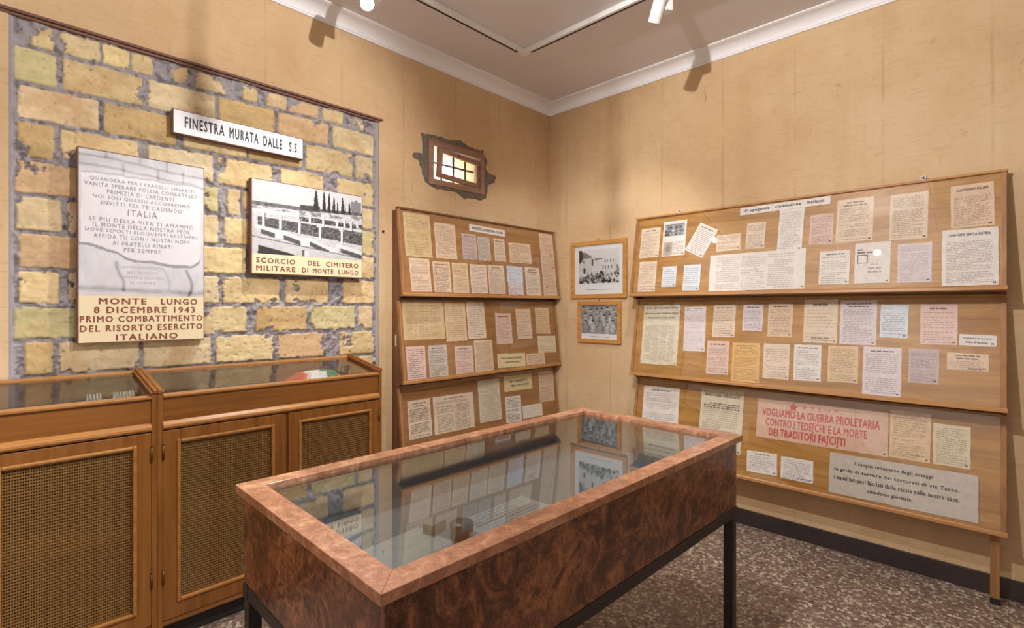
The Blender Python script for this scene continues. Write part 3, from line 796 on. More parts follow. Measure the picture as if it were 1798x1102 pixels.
# ------------------------------------------------------------------ the papers
PAPERS = [
    ('R1', 0.1325, 0.1995, 0.1641, 0.2375, 0.0053, 'leaflet', 'cream typed leaflet in the upper left corner of the right-hand board', 'leaflet', 'cream', {'n': 16, 'head': 1}),
    ('R1', 0.3299, 0.1813, 0.1842, 0.2726, 0.0086, 'newspaper_cutting', 'newspaper cutting with a grey crowd photograph across its top and a small portrait below', 'newspaper', 'white', {'photos': 1, 'n': 10, 'c0': 0.5}),
    ('R1', 0.5404, 0.215, 0.1518, 0.2218, -0.4798, 'leaflet', 'white leaflet pinned at a steep slant on the right-hand board', 'leaflet', 'white', {'n': 14, 'head': 1}),
    ('R1', 0.7363, 0.2511, 0.1656, 0.1184, 0.0217, 'leaflet', 'small wide leaflet between the slanted leaflet and the one below the title strip', 'leaflet', 'cream', {'n': 8}),
    ('R1', 0.9135, 0.2181, 0.1208, 0.1805, -0.0118, 'leaflet', 'cream leaflet left of the long vertical strip, under the title strip of the right-hand board', 'leaflet', 'cream', {'n': 14}),
    ('R1', 0.1353, 0.4662, 0.1473, 0.2368, 0.0097, 'leaflet', "cream leaflet in the bottom left corner of the right-hand board's top tier", 'leaflet', 'cream', {'n': 16}),
    ('R1', 0.3165, 0.4741, 0.1143, 0.1539, 0.0002, 'leaflet', 'smallest white leaflet of the lower row, top tier of the right-hand board, second from left', 'leaflet', 'blue', {'n': 9}),
    ('R1', 0.4915, 0.4886, 0.126, 0.1895, 0.0006, 'leaflet', 'white leaflet directly below the slanted leaflet, third from left in the lower row', 'leaflet', 'blue', {'n': 11}),
    ('R1', 0.9204, 0.462, 0.6019, 0.2579, 0.0102, 'newspaper_spread', "very wide pale spread of three text columns on the right-hand board's top tier", 'newspaper', 'white', {'n': 17, 'cols': 3, 'ink': 0.35}),
    ('R1', 1.1266, 0.2003, 0.1449, 0.2818, -0.0199, 'leaflet', 'tall white sheet hanging from the title strip and overlapping the wide three-column spread', 'leaflet', 'white', {'n': 22, 'ink': 0.35, 'lift': 1}),
    ('R1', 1.0726, 0.0379, 0.54, 0.0527, 0.0115, 'title_strip', 'white title strip lettered Propaganda clandestina italiana at the top of the right-hand board', 'sign', 'white', {'texts': [('Propaganda   clandestina   italiana', 0.5, 0.5, 0.88, 0.5, 1)], 'n': 0, 'lift': 2, 'num': 0}),
    ('R1', 1.2992, 0.2173, 0.1271, 0.1896, -0.0036, 'leaflet', 'pale pink leaflet just right of the tall sheet under the title strip', 'leaflet', 'pink', {'n': 18}),
    ('R1', 1.4714, 0.1792, 0.1851, 0.2669, -0.0023, 'leaflet', 'large cream leaflet with a bold heading right of the title strip', 'leaflet', 'cream', {'n': 18, 'head': 2}),
    ('R1', 1.7274, 0.1884, 0.171, 0.2712, -0.0013, 'leaflet', 'large off-white leaflet of close lines above the plastic sleeve, top tier of the right-hand board', 'leaflet', 'cream', {'n': 22}),
    ('R1', 1.9924, 0.1637, 0.1702, 0.2353, 0.017, 'leaflet', 'pinkish leaflet with a capital heading in the top right corner of the right-hand board', 'leaflet', 'peach', {'texts': [('AGLI STUDENTI ITALIANI', 0.5, 0.88, 0.74, 0.06, 1)], 'n': 17, 'y0': 0.2}),
    ('R1', 1.3776, 0.4641, 0.1584, 0.2061, -0.0048, 'leaflet', 'white leaflet beside the sheet with a square outline, on its left', 'leaflet', 'white', {'n': 14, 'gap': 1, 'head': 1}),
    ('R1', 1.5663, 0.4466, 0.1707, 0.241, -0.0002, 'leaflet', 'white leaflet printed with an empty square outline and few words', 'leaflet', 'white', {'box': 1, 'n': 0, 'lift': 1}),
    ('R1', 1.7585, 0.4581, 0.1502, 0.2219, 0.0011, 'leaflet', 'mauve sheet in a glossy plastic sleeve on the right-hand board', 'leaflet', 'lilac', {'n': 20, 'ink': 0.25}),
    ('R1', 1.9843, 0.4416, 0.2197, 0.3034, 0.007, 'leaflet', "largest white leaflet, bottom right corner of the right-hand board's top tier", 'leaflet', 'white', {'texts': [('UNA VITA SENZA PATRIA', 0.5, 0.9, 0.74, 0.05, 1)], 'n': 26, 'y0': 0.15, 'lift': 1}),
    ('R2', 0.2234, 0.2685, 0.2991, 0.4539, 0.0179, 'newspaper', 'large yellowish newspaper page with bold headlines at the left of the middle tier, right-hand board', 'newspaper', 'yellow2', {'texts': [('Partito di Democrazia Italiana', 0.5, 0.955, 0.9, 0.035, 1), ('Movimento per la Costituzione Politica', 0.5, 0.86, 0.92, 0.035, 1), ("Democratici e Sociali d'Italia", 0.5, 0.79, 0.72, 0.03, 1)], 'n': 34, 'cols': 4, 'y0': 0.28, 'ink': 0.35}),
    ('R2', 0.491, 0.2163, 0.1611, 0.3256, 0.0362, 'leaflet', 'tall white leaflet with a white printed label across its top, beside the large newspaper page', 'leaflet', 'lilac', {'n': 15, 'slip': 1, 'ink': 0.25}),
    ('R2', 0.6986, 0.1552, 0.1538, 0.2267, 0.0146, 'leaflet', 'pinkish cream leaflet third from the left along the top of the middle tier, right-hand board', 'leaflet', 'cream', {'n': 16, 'sig': 1, 'head': 1}),
    ('R2', 0.8894, 0.1296, 0.1283, 0.1769, 0.0075, 'leaflet', "short pale mauve leaflet in the right-hand board's middle tier, between pinkish cream and peach leaflets", 'leaflet', 'lilac', {'n': 14, 'head': 1}),
    ('R2', 1.0604, 0.1431, 0.1491, 0.2169, 0.0076, 'leaflet', 'peach leaflet left of the tall widely spaced one, top row of the middle tier', 'leaflet', 'peach', {'n': 17, 'head': 1}),
    ('R2', 1.2904, 0.1453, 0.1844, 0.2721, 0.0067, 'leaflet', 'tall cream leaflet of widely spaced lines in the centre of the middle tier, right-hand board', 'leaflet', 'cream', {'n': 10, 'head': 1, 'sig': 2}),
    ('R2', 0.6719, 0.4135, 0.154, 0.2311, 0.0227, 'leaflet', 'pale pink leaflet left of the deep orange one, lower row of the middle tier', 'leaflet', 'pink', {'n': 15, 'head': 1, 'gap': 1}),
    ('R2', 0.8612, 0.4327, 0.1796, 0.2638, 0.0177, 'leaflet', 'deep orange leaflet with a dark heading in the lower row, middle tier', 'leaflet', 'orange', {'n': 24, 'head': 2}),
    ('R2', 1.0503, 0.412, 0.1567, 0.2254, 0.0097, 'leaflet', 'cream leaflet right of the deep orange one, lower row of the middle tier', 'leaflet', 'cream', {'n': 16, 'gap': 1}),
    ('R2', 1.2302, 0.4074, 0.1527, 0.2241, 0.0146, 'leaflet', 'off-white leaflet fourth from the left in the lower row, middle tier of the right-hand board', 'leaflet', 'white', {'n': 17, 'head': 1}),
    ('R2', 1.4874, 0.1493, 0.1823, 0.2661, 0.0033, 'leaflet', 'large mauve leaflet right of the tall widely spaced one, top row of the middle tier', 'leaflet', 'lilac', {'n': 20, 'head': 2}),
    ('R2', 1.6605, 0.1397, 0.1293, 0.1893, -0.0153, 'leaflet', "pale blue leaflet on the right-hand board's middle tier", 'leaflet', 'blue', {'n': 16}),
    ('R2', 1.8562, 0.1531, 0.1567, 0.2211, -0.0014, 'leaflet', 'bright pink leaflet near the right end of the middle tier, right-hand board', 'leaflet', 'pink2', {'n': 13, 'head': 1}),
    ('R2', 2.0143, 0.2337, 0.1449, 0.0584, -0.0186, 'leaflet', 'small white card with two typed lines at the right edge of the middle tier', 'card', 'white', {'texts': [('Vogliamo la pace e', 0.48, 0.66, 0.75, 0.2, 1), ("l'odio di fascismo", 0.47, 0.32, 0.6, 0.2, 1)], 'n': 0}),
    ('R2', 1.4183, 0.4022, 0.1544, 0.2168, 0.015, 'leaflet', "light orange leaflet left of the one touching the ledge, right-hand board's middle tier", 'leaflet', 'tan', {'n': 20}),
    ('R2', 1.6097, 0.4284, 0.1792, 0.275, 0.004, 'leaflet', 'largest pale mauve leaflet of the lower row, touching the bottom ledge of the middle tier', 'leaflet', 'lilac', {'n': 20, 'head': 1}),
    ('R2', 1.7959, 0.3841, 0.1301, 0.1859, 0.0001, 'leaflet', 'dull mauve close-printed leaflet second from right in the lower row of the middle tier', 'leaflet', 'lilac2', {'n': 22, 'ink': 0.5}),
    ('R2', 1.9749, 0.3486, 0.163, 0.0895, -0.0067, 'leaflet', 'pinkish wide slip below the small two-line card at the right edge', 'card', 'peach', {'n': 5, 'head': 2, 'sig': 1}),
    ('R3', 0.2216, 0.2189, 0.2965, 0.3341, 0.032, 'leaflet', "white typed leaflet at the far left of the right-hand board's bottom tier", 'leaflet', 'white', {'n': 20, 'head': 1}),
    ('R3', 0.6808, 0.2331, 0.2972, 0.4236, 0.0037, 'poster', 'tall beige poster with a bold capital heading, left of the red lettered banner', 'poster', 'yellow2', {'texts': [('BANDO AGLI IMBOSCATI!', 0.5, 0.9, 0.8, 0.05, 1)], 'n': 22, 'head': 0, 'lead': 3, 'y0': 0.16}),
    ('R3', 1.277, 0.1759, 0.7138, 0.2526, 0.0069, 'banner', 'wide pink banner with large red hand lettering and a red star', 'banner', 'pink3', {'psiup': 1, 'n': 0}),
    ('R3', 1.7321, 0.1632, 0.1817, 0.2661, -0.0024, 'leaflet', 'yellowed handwritten leaflet immediately right of the red lettered banner', 'leaflet', 'tan', {'n': 19, 'sig': 1, 'hand': 1}),
    ('R3', 1.91, 0.1855, 0.1524, 0.217, 0.0067, 'leaflet', 'cream handwritten leaflet at the right end of the bottom tier', 'leaflet', 'cream2', {'n': 18, 'hand': 1}),
    ('R3', 0.9678, 0.4667, 0.1877, 0.1359, 0.0398, 'leaflet', 'small leaflet with a bold heading below the red banner, the left of two', 'leaflet', 'white', {'n': 10, 'head': 1}),
    ('R3', 1.1747, 0.4667, 0.1838, 0.1343, 0.0228, 'leaflet', 'small leaflet below the red banner, the right of two', 'leaflet', 'white', {'n': 12, 'sig': 1}),
    ('R3', 1.6851, 0.4394, 0.6672, 0.2356, 0.0062, 'banner', 'wide greyish banner lettered in dark script along the bottom of the right-hand board', 'banner', 'grey', {'texts': [('il sangue innocente degli ostaggi', 0.455, 0.8, 0.54, 0.105, 1), ('le grida di terrore dei torturati di via Tasso.', 0.465, 0.6, 0.85, 0.105, 1), ('i vuoti luttuosi lasciati dalle razzie nelle nostre case.', 0.465, 0.41, 0.85, 0.105, 1), ('chiedono giustizia', 0.44, 0.2, 0.3, 0.105, 1)], 'n': 0, 'lift': 1, 'num': 0}),
    ('L1', 0.1577, 0.1751, 0.2288, 0.3107, 0.0108, 'leaflet', 'large yellowed leaflet in the top left corner of the left-hand board', 'leaflet', 'yellow', {'n': 22}),
    ('L1', 0.4048, 0.1922, 0.1975, 0.2639, 0.0094, 'leaflet', 'tan leaflet second from left in the upper row, top tier of the left-hand board', 'leaflet', 'peach', {'n': 20}),
    ('L1', 0.8418, 0.0668, 0.3942, 0.0551, -0.0228, 'title_strip', 'white title strip with blurred dark capitals on the left-hand board', 'sign', 'white', {'texts': [('MANIFESTI CLANDESTINI ITALIANI', 0.5, 0.5, 0.86, 0.4, 1)], 'n': 0, 'num': 0, 'lift': 1}),
    ('L1', 0.6366, 0.2147, 0.1486, 0.199, 0.0021, 'leaflet', "mauve grey leaflet below the left end of the left-hand board's title strip", 'leaflet', 'lilac2', {'n': 16, 'head': 1}),
    ('L1', 0.7884, 0.2194, 0.1323, 0.1899, 0.019, 'leaflet', "greyish green leaflet below the middle of the left-hand board's title strip", 'leaflet', 'grey', {'n': 16}),
    ('L1', 0.9622, 0.2155, 0.1254, 0.1858, 0.0137, 'leaflet', "narrow cream leaflet below the right end of the left-hand board's title strip", 'leaflet', 'cream', {'n': 13, 'head': 1}),
    ('L1', 1.2079, 0.2214, 0.2739, 0.1712, 0.0197, 'leaflet', "pinkish double-page leaflet with a stamp, upper row of the left-hand board's top tier", 'leaflet', 'peach', {'n': 14, 'cols': 2}),
    ('L1', 1.565, 0.2995, 0.1858, 0.5631, 0.0061, 'leaflet', 'very tall narrow peach strip with red stamps at the right edge of the left-hand board', 'newspaper', 'peach', {'n': 40, 'stamps': 1}),
    ('L1', 0.1567, 0.4561, 0.1746, 0.2362, 0.0209, 'leaflet', "wide cream leaflet below the large yellowed corner leaflet, left-hand board's top tier", 'leaflet', 'peach', {'n': 17}),
    ('L1', 0.3486, 0.462, 0.1599, 0.2239, 0.0079, 'leaflet', 'tan leaflet second from left in the lower row, top tier of the left-hand board', 'leaflet', 'peach', {'n': 18, 'head': 1, 'ink': 0.7}),
    ('L1', 0.5227, 0.4619, 0.156, 0.2267, 0.0114, 'leaflet', 'darker tan leaflet third from left in the lower row, top tier of the left-hand board', 'leaflet', 'tan', {'n': 18}),
    ('L1', 0.7092, 0.4623, 0.1747, 0.2261, 0.0046, 'leaflet', 'cream leaflet in the middle of the lower row, top tier of the left-hand board', 'leaflet', 'cream', {'n': 18}),
    ('L1', 0.9015, 0.4603, 0.1825, 0.2325, 0.0111, 'leaflet', "cream leaflet immediately left of the bluish white card, left-hand board's top tier", 'leaflet', 'cream', {'n': 18, 'head': 1}),
    ('L1', 1.1192, 0.4089, 0.1926, 0.1371, -0.0135, 'card', "bluish white card in the lower row of the left-hand board's top tier", 'card', 'blue2', {'n': 8, 'lift': 1}),
    ('L1', 1.12, 0.5281, 0.1794, 0.1064, -0.0047, 'leaflet', 'pale mauve half sheet hanging directly below the bluish white card', 'leaflet', 'lilac', {'n': 8}),
    ('L1', 1.3401, 0.4587, 0.1888, 0.2453, 0.0031, 'leaflet', 'cream leaflet with a bold centred heading right of the bluish white card', 'leaflet', 'cream', {'n': 14, 'head': 3}),
    ('L2', 0.2096, 0.1495, 0.3609, 0.2684, -0.0111, 'newspaper', "broad yellow newspaper sheet in the top left of the left-hand board's middle tier", 'newspaper', 'yellow', {'n': 22, 'cols': 3, 'ink': 0.3}),
    ('L2', 0.4991, 0.164, 0.2015, 0.2865, -0.0094, 'leaflet', 'orange tan leaflet touching the broad yellow newspaper sheet on its right', 'leaflet', 'tan', {'n': 16}),
    ('L2', 0.7053, 0.1554, 0.1885, 0.2832, 0.002, 'leaflet', 'cream leaflet third from left in the upper row, middle tier of the left-hand board', 'leaflet', 'cream', {'n': 18, 'sig': 1}),
    ('L2', 1.002, 0.2272, 0.1843, 0.2515, -0.0148, 'leaflet', 'reddish pink leaflet with bold lines in the upper row, middle tier of the left-hand board', 'leaflet', 'pink', {'n': 12, 'head': 1}),
    ('L2', 1.2485, 0.1949, 0.1871, 0.2553, -0.0004, 'leaflet', 'peach leaflet second from right in the upper row, middle tier of the left-hand board', 'leaflet', 'peach', {'n': 14, 'sig': 1}),
    ('L2', 1.4952, 0.1723, 0.1871, 0.2316, -0.0217, 'leaflet', "orange peach leaflet in the top right corner of the left-hand board's middle tier", 'leaflet', 'tan', {'n': 12}),
    ('L2', 1.5259, 0.383, 0.2472, 0.15, -0.0361, 'card', "pale yellow card at the right edge of the left-hand board's middle tier", 'card', 'cream2', {'n': 6, 'lift': 1}),
    ('L2', 0.1167, 0.4394, 0.1606, 0.2276, -0.0099, 'leaflet', "pinkish typed leaflet in the bottom left corner of the left-hand board's middle tier", 'leaflet', 'pink', {'n': 15, 'ink': 0.75}),
    ('L2', 0.3079, 0.4408, 0.1675, 0.2245, -0.0106, 'leaflet', 'greyish typed leaflet with a torn dark top, second from left in the lower row', 'leaflet', 'grey', {'n': 16, 'ink': 0.6, 'head': 1}),
    ('L2', 0.5538, 0.4502, 0.1771, 0.2056, -0.0111, 'leaflet', "pinkish leaflet right of the greyish torn one, left-hand board's middle tier", 'leaflet', 'pink', {'n': 15, 'head': 1}),
    ('L2', 0.7564, 0.4331, 0.1957, 0.2411, -0.0039, 'leaflet', 'taller pinkish leaflet standing higher than its row, left of the yellow lettered card', 'leaflet', 'peach', {'n': 20}),
    ('L2', 1.0628, 0.492, 0.33, 0.1129, -0.0334, 'card', 'bright yellow card with two lines of writing above the bottom ledge of the middle tier', 'card', 'yellow3', {'texts': [('VIVA CARLO E MAZZINI', 0.5, 0.66, 0.74, 0.13, 1), ('E NE RISPONDE', 0.52, 0.38, 0.5, 0.12, 1)], 'n': 0}),
    ('L2', 1.3594, 0.5038, 0.2388, 0.1004, -0.0, 'card', 'pink card right of the bright yellow lettered card', 'card', 'peach', {'n': 6}),
    ('L3', 0.1651, 0.2438, 0.1945, 0.2636, -0.0005, 'leaflet', "cream leaflet of bold ragged lines at the left end of the left-hand board's bottom tier", 'leaflet', 'cream', {'n': 17, 'ink': 0.85, 'head': 2, 'hand': 1}),
    ('L3', 0.4787, 0.2467, 0.3852, 0.2684, -0.007, 'leaflet', 'cream double-page leaflet with two text columns on the bottom tier of the left-hand board', 'leaflet', 'cream', {'n': 20, 'cols': 2, 'ink': 0.6, 'head': 1}),
    ('L3', 0.8468, 0.2021, 0.2388, 0.3287, -0.0082, 'leaflet', 'tall yellowish leaflet reaching up under the ledge, bottom tier of the left-hand board', 'leaflet', 'yellow2', {'n': 16, 'ink': 0.3}),
    ('L3', 1.1914, 0.0971, 0.3447, 0.1287, -0.0153, 'card', 'yellow lettered card partly in shade below the ledge of the left-hand board', 'card', 'yellow3', {'texts': [('ED I MAZZETTI', 0.5, 0.62, 0.6, 0.15, 1), ('MA I FASCISTI', 0.55, 0.34, 0.66, 0.15, 1)], 'n': 0}),
    ('L3', 1.1078, 0.309, 0.1893, 0.2139, -0.0419, 'leaflet', 'narrow white leaflet of bold typed lines below the shaded yellow card', 'leaflet', 'white', {'n': 17, 'ink': 0.9, 'hand': 1}),
    ('L3', 1.3417, 0.3568, 0.2535, 0.1082, -0.0171, 'card', 'blank whitish card at the bottom of the left-hand board, right of the narrow bold leaflet', 'card', 'white', {'n': 5, 'ink': 0.12}),
    ('L3', 1.5531, 0.167, 0.2017, 0.2652, -0.0346, 'leaflet', "cream leaflet half in shade at the right edge of the left-hand board's bottom tier", 'leaflet', 'peach', {'n': 17}),
]

def words(mb, lift, x0, x1, y, h, mi, r, dens=0.9, ragged=0.1, wl=(0.012, 0.036), gap=0.006, slope=0.0):
    x = x0
    end = x1 - r.random() * ragged * (x1 - x0)
    while x < end:
        w = min(r.uniform(*wl), end - x)
        if w > 0.003 and r.random() < dens:
            a, b = x, x + w
            y2 = y + slope * (x - x0)
            mb.add([(a, y2 - h / 2, lift(a, y2) + 0.0005), (b, y2 - h / 2, lift(b, y2) + 0.0005), (b, y2 + h / 2, lift(b, y2) + 0.0005), (a, y2 + h / 2, lift(a, y2) + 0.0005)], [(0, 1, 2, 3)], mi)
        x += w + gap

def star(cx, cy, r):
    pts = []
    for i in range(10):
        a = math.pi / 2 + i * math.pi / 5
        q = r if i % 2 == 0 else r * 0.42
        pts.append((cx + q * math.cos(a), cy + q * math.sin(a)))
    return pts

PGROUP = dict(R1='papers on the top tier of the right-hand board', R2='papers on the middle tier of the right-hand board', R3='papers on the bottom tier of the right-hand board',
              L1='papers on the top tier of the left-hand board', L2='papers on the middle tier of the left-hand board', L3='papers on the bottom tier of the left-hand board')
def paper(idx, tier, s, t, w, h, rot, name, label, cat, col, k):
    r = random.Random(1000 + idx)
    mb = MB()
    # gently waved sheet, x right, y up, centred
    a1, a2, p1 = r.uniform(0.0002, 0.0006), r.uniform(0.0002, 0.0005), r.uniform(0, 6)
    def lift(x, y):
        return a1 * math.sin(x / w * 5 + p1) + a2 * math.sin(y / h * 6 + p1 * 2)
    nx, ny = max(4, int(w / 0.03)), max(4, int(h / 0.03))
    jit = lambda: r.uniform(-0.0012, 0.0012)
    vs = []
    for j in range(ny + 1):
        for i in range(nx + 1):
            x, y = (i / nx - 0.5) * w, (j / ny - 0.5) * h
            edge = i in (0, nx) or j in (0, ny)
            vs.append((x + (jit() if edge else 0), y + (jit() if edge else 0), lift(x, y)))
    fs = [(j * (nx + 1) + i, j * (nx + 1) + i + 1, (j + 1) * (nx + 1) + i + 1, (j + 1) * (nx + 1) + i) for j in range(ny) for i in range(nx)]
    mb.add(vs, fs, 0, None, True)
    mats = [paper_mat(col), ink_mat(col, k.get('ink', 0.42) * 0.72), ink_mat(col, 0.66), M_REDINK, M_BLACKINK, M_PAGE]
    n = k.get('n', 14); cols = k.get('cols', 1); head = k.get('head', 0)
    mx = 0.08 * w
    ytop = h / 2 - 0.05 * h - k.get('y0', 0) * h
    if k.get('photos'):
        ytop = -0.02 * h
    if k.get('slip'):
        mb.add([(x, y, lift(x, y) + 0.0004) for x, y in ((-w * .47, h * .39), (w * .47, h * .39), (w * .47, h * .485), (-w * .47, h * .485))], [(0, 1, 2, 3)], 5)
        words(mb, lift, -w * .42, w * .42, h * .455, 0.004, 2, r); words(mb, lift, -w * .42, w * .3, h * .415, 0.003, 2, r)
        ytop = h * .33
    pitch = (ytop + h / 2 - 0.06 * h) / max(1, n + head * 1.6)
    y = ytop
    for q in range(head):
        ww = r.uniform(0.4, 0.75) * w
        y -= pitch * 0.9
        words(mb, lift, -ww / 2, ww / 2, y, pitch * 0.62, 2, r, 1.0, 0.0, (0.012, 0.03), 0.005)
        y -= pitch * 0.7
    lead = k.get('lead', 0)
    for c in range(cols):
        cw = (w - 2 * mx) / cols
        x0 = -w / 2 + mx + c * cw; x1 = x0 + cw - (0.02 * w if cols > 1 else 0)
        if k.get('photos'):
            x0, x1 = 0.0, w * 0.44
        yy = y
        for q in range(n):
            yy -= pitch
            if q < lead:
                words(mb, lift, x0 + (0.04 if q == 0 else 0), x1, yy, pitch * 0.6, 2, r, 1.0, 0.05, (0.016, 0.04), 0.006)
                continue
            para = r.random()
            if para < 0.07 or (k.get('gap') and para < 0.2):
                continue
            rag = 0.06 if para < 0.8 else 0.5
            ind = 0.06 * w if r.random() < 0.15 else 0
            words(mb, lift, x0 + ind, x1, yy, min(pitch * 0.42, 0.0045), 1 if not k.get('hand') else 1, r, 0.96, rag,
                  (0.008, 0.028), 0.0045, 0.03 * (r.random() - 0.3) if k.get('hand') else 0)
    for q in range(k.get('sig', 0)):
        yy = -h / 2 + h * (0.11 - 0.05 * q)
        words(mb, lift, 0.02 * w if k.get('sig') == 1 else -0.25 * w, w * 0.36, yy, 0.005, 2, r, 1.0, 0.1)
    for (s_, cx, cy, tw_, th_, bold) in k.get('texts', ()):
        add_text(mb, s_, (cx - 0.5) * w, (cy - 0.5) * h, tw_ * w, th_ * h, 0.0006, 4, bold, 1.15, lift)
    if k.get('box'):
        bx, by, bs, th = -0.28 * w, 0.10 * h, 0.15 * w, 0.004
        for (xa, xb, ya, yb) in ((-bs, bs, bs - th, bs), (-bs, bs, -bs, -bs + th), (-bs, -bs + th, -bs, bs), (bs - th, bs, -bs, bs)):
            mb.add([(bx + x_, by + y_, lift(bx + x_, by + y_) + 0.0005) for x_, y_ in ((xa, ya), (xb, ya), (xb, yb), (xa, yb))], [(0, 1, 2, 3)], 4)
        words(mb, lift, bx - bs, bx + 0.4 * bs, by + bs + 0.030, 0.008, 2, r, 1, 0, (0.02, 0.03)); words(mb, lift, bx - bs, bx + 2 * bs, by + bs + 0.013, 0.008, 2, r, 1, 0, (0.02, 0.04))
        words(mb, lift, -0.05 * w, 0.16 * w, -0.04 * h, 0.005, 1, r); words(mb, lift, -0.12 * w, 0.25 * w, -0.13 * h, 0.009, 1, r, 1, 0); words(mb, lift, -0.12 * w, 0.25 * w, -0.22 * h, 0.009, 1, r, 1, 0)
    if k.get('stamps'):
        for sx, sy in ((0.24, 0.16), (-0.22, -0.36), (0.3, -0.04)):
            mb.box(sx * w - .008, sx * w + .008, sy * h - .01, sy * h + .01, 0.0008, 0.0011, 3)
    if k.get('psiup'):
        st = star(-0.195 * w, 0.355 * h, 0.125 * h)
        mb.add([(x, y_, lift(x, y_) + 0.0006) for x, y_ in st] + [(-0.195 * w, 0.355 * h, 0.0008)], [(i, (i + 1) % 10, 10) for i in range(10)], 3)
        add_text(mb, 'P S I U P', 0.02 * w, 0.38 * h, 0.27 * w, 0.075 * h, 0.0006, 3, 0, 1.1, lift)
        add_text(mb, 'VOGLIAMO LA GUERRA PROLETARIA', -0.005 * w, 0.175 * h, 0.90 * w, 0.2 * h, 0.0006, 3, 1, 1.05, lift)
        add_text(mb, 'CONTRO I TEDE\u0283CHI E LA MORTE', -0.03 * w, -0.095 * h, 0.78 * w, 0.275 * h, 0.0006, 3, 1, 1.05, lift)
        add_text(mb, 'DEI TRADITORI FA\u0283CI\u0283TI', -0.09 * w, -0.34 * h, 0.60 * w, 0.275 * h, 0.0006, 3, 1, 1.05, lift)
        for fx in (-0.25, 0.02, 0.27):
            mb.add([(fx * w, -h / 2, lift(fx * w, -h / 2) + 0.0004), (fx * w + 0.0015, -h / 2, lift(fx * w, -h / 2) + 0.0004), (fx * w + 0.0015, h / 2, lift(fx * w, h / 2) + 0.0004), (fx * w, h / 2, lift(fx * w, h / 2) + 0.0004)], [(0, 1, 2, 3)], 1)
    if k.get('num', 1) and tier[0] == 'R':
        x0, y0 = w / 2 - 0.018, -h / 2 + 0.014
        mb.box(x0 - 0.003, x0 + 0.0015, y0 - 0.004, y0 + 0.004, 0.0006, 0.0009, 4); mb.box(x0 + 0.003, x0 + 0.0075, y0 - 0.004, y0 + 0.004, 0.0006, 0.0009, 4)
    o = mb.build(name, mats, None, fix=False)
    tag(o, label, cat, PGROUP[tier])
    B, H = tier_matrix(tier)
    R = Matrix.Translation(RB_LOC) @ Matrix.Rotation(RB_ROT, 4, 'Z') if tier[0] == 'R' else Matrix.Translation(LB_LOC)
    o.matrix_world = R @ B @ Matrix.Translation((s, -t, 0.0018 + 0.0014 * k.get('lift', 0))) @ Matrix.Rotation(rot, 4, 'Z')
    if k.get('photos'):
        nx_, ny_ = 60, 40
        U, V = np.meshgrid(np.linspace(0, 1, nx_), np.linspace(0, 1, ny_), indexing='ij')
        g = crowd(U, V, 5, 0.35)
        grid_object('photograph', (U * 0.84 - 0.42) * w, 0.08 * h + V * 0.33 * h, np.full_like(U, 0.0026), np.repeat(g[..., None], 3, -1), M_PRINT, o)
        g = 0.55 - 0.4 * np.exp(-(((U - .5) / .28) ** 2 + ((V - .5) / .36) ** 2)) * vnoise(U, V, 9, 8, 3) * 1.6
        g = np.clip(g, 0.05, 0.8)
        grid_object('photograph', (U * 0.40 - 0.44) * w, -0.46 * h + V * 0.36 * h, np.full_like(U, 0.0026), np.stack([g, g * .86, g * .7], -1), M_PRINT, o)
    return o

# printed pictures are tone rasters on fine grids
def ell(g, U, V, cx, cy, rx, ry, val, soft=0.15):
    d = np.sqrt(((U - cx) / rx) ** 2 + ((V - cy) / ry) ** 2)
    m = np.clip((1 - d) / soft, 0, 1)
    return g * (1 - m) + val * m
def rect(g, U, V, x0, x1, y0, y1, val):
    m = (U >= x0) & (U <= x1) & (V >= y0) & (V <= y1)
    return np.where(m, val, g)
def quad(g, U, V, pts, val):
    m = np.ones_like(U, bool)
    n = len(pts)
    for (x0, y0), (x1, y1) in zip(pts, pts[1:] + pts[:1]):
        m &= ((x1 - x0) * (V - y0) - (y1 - y0) * (U - x0)) >= 0
    return np.where(m, val, g)
def crowd(U, V, seed, dark=0.3, rows=3, per=8, top=0.98):
    r = random.Random(seed)
    g = dark * (0.4 + 0.9 * vnoise(U, V, 10, seed, 4))
    for j in range(rows):
        base = top - (j + 1) * top / (rows + 0.3)
        for i in range(per):
            cx = (i + 0.5 + r.uniform(-0.25, 0.25)) / per; hh = top / (rows + 0.3); cy = base + hh * (0.55 + r.uniform(-.1, .1))
            tone = r.choice([0.10, 0.18, 0.30, 0.45, 0.62])
            g = ell(g, U, V, cx, cy - hh * 0.55, 0.6 / per, hh * 0.55, tone * (0.2 + 1.5 * vnoise(U, V, 17, i + 9 * j, 3)), 0.35)
            g = ell(g, U, V, cx, cy + 0.06 * hh, 0.19 / per, hh * 0.20, 0.62, 0.3)
            g = ell(g, U, V, cx, cy + 0.17 * hh, 0.21 / per, hh * 0.12, 0.05, 0.3)
    return np.clip(g * (0.45 + 1.1 * vnoise(U + 0.06 * vnoise(U, V, 9, 2, 2), V, 26, seed + 3, 3)), 0.02, 0.85)

for i, row in enumerate(PAPERS):
    paper(i, *row)

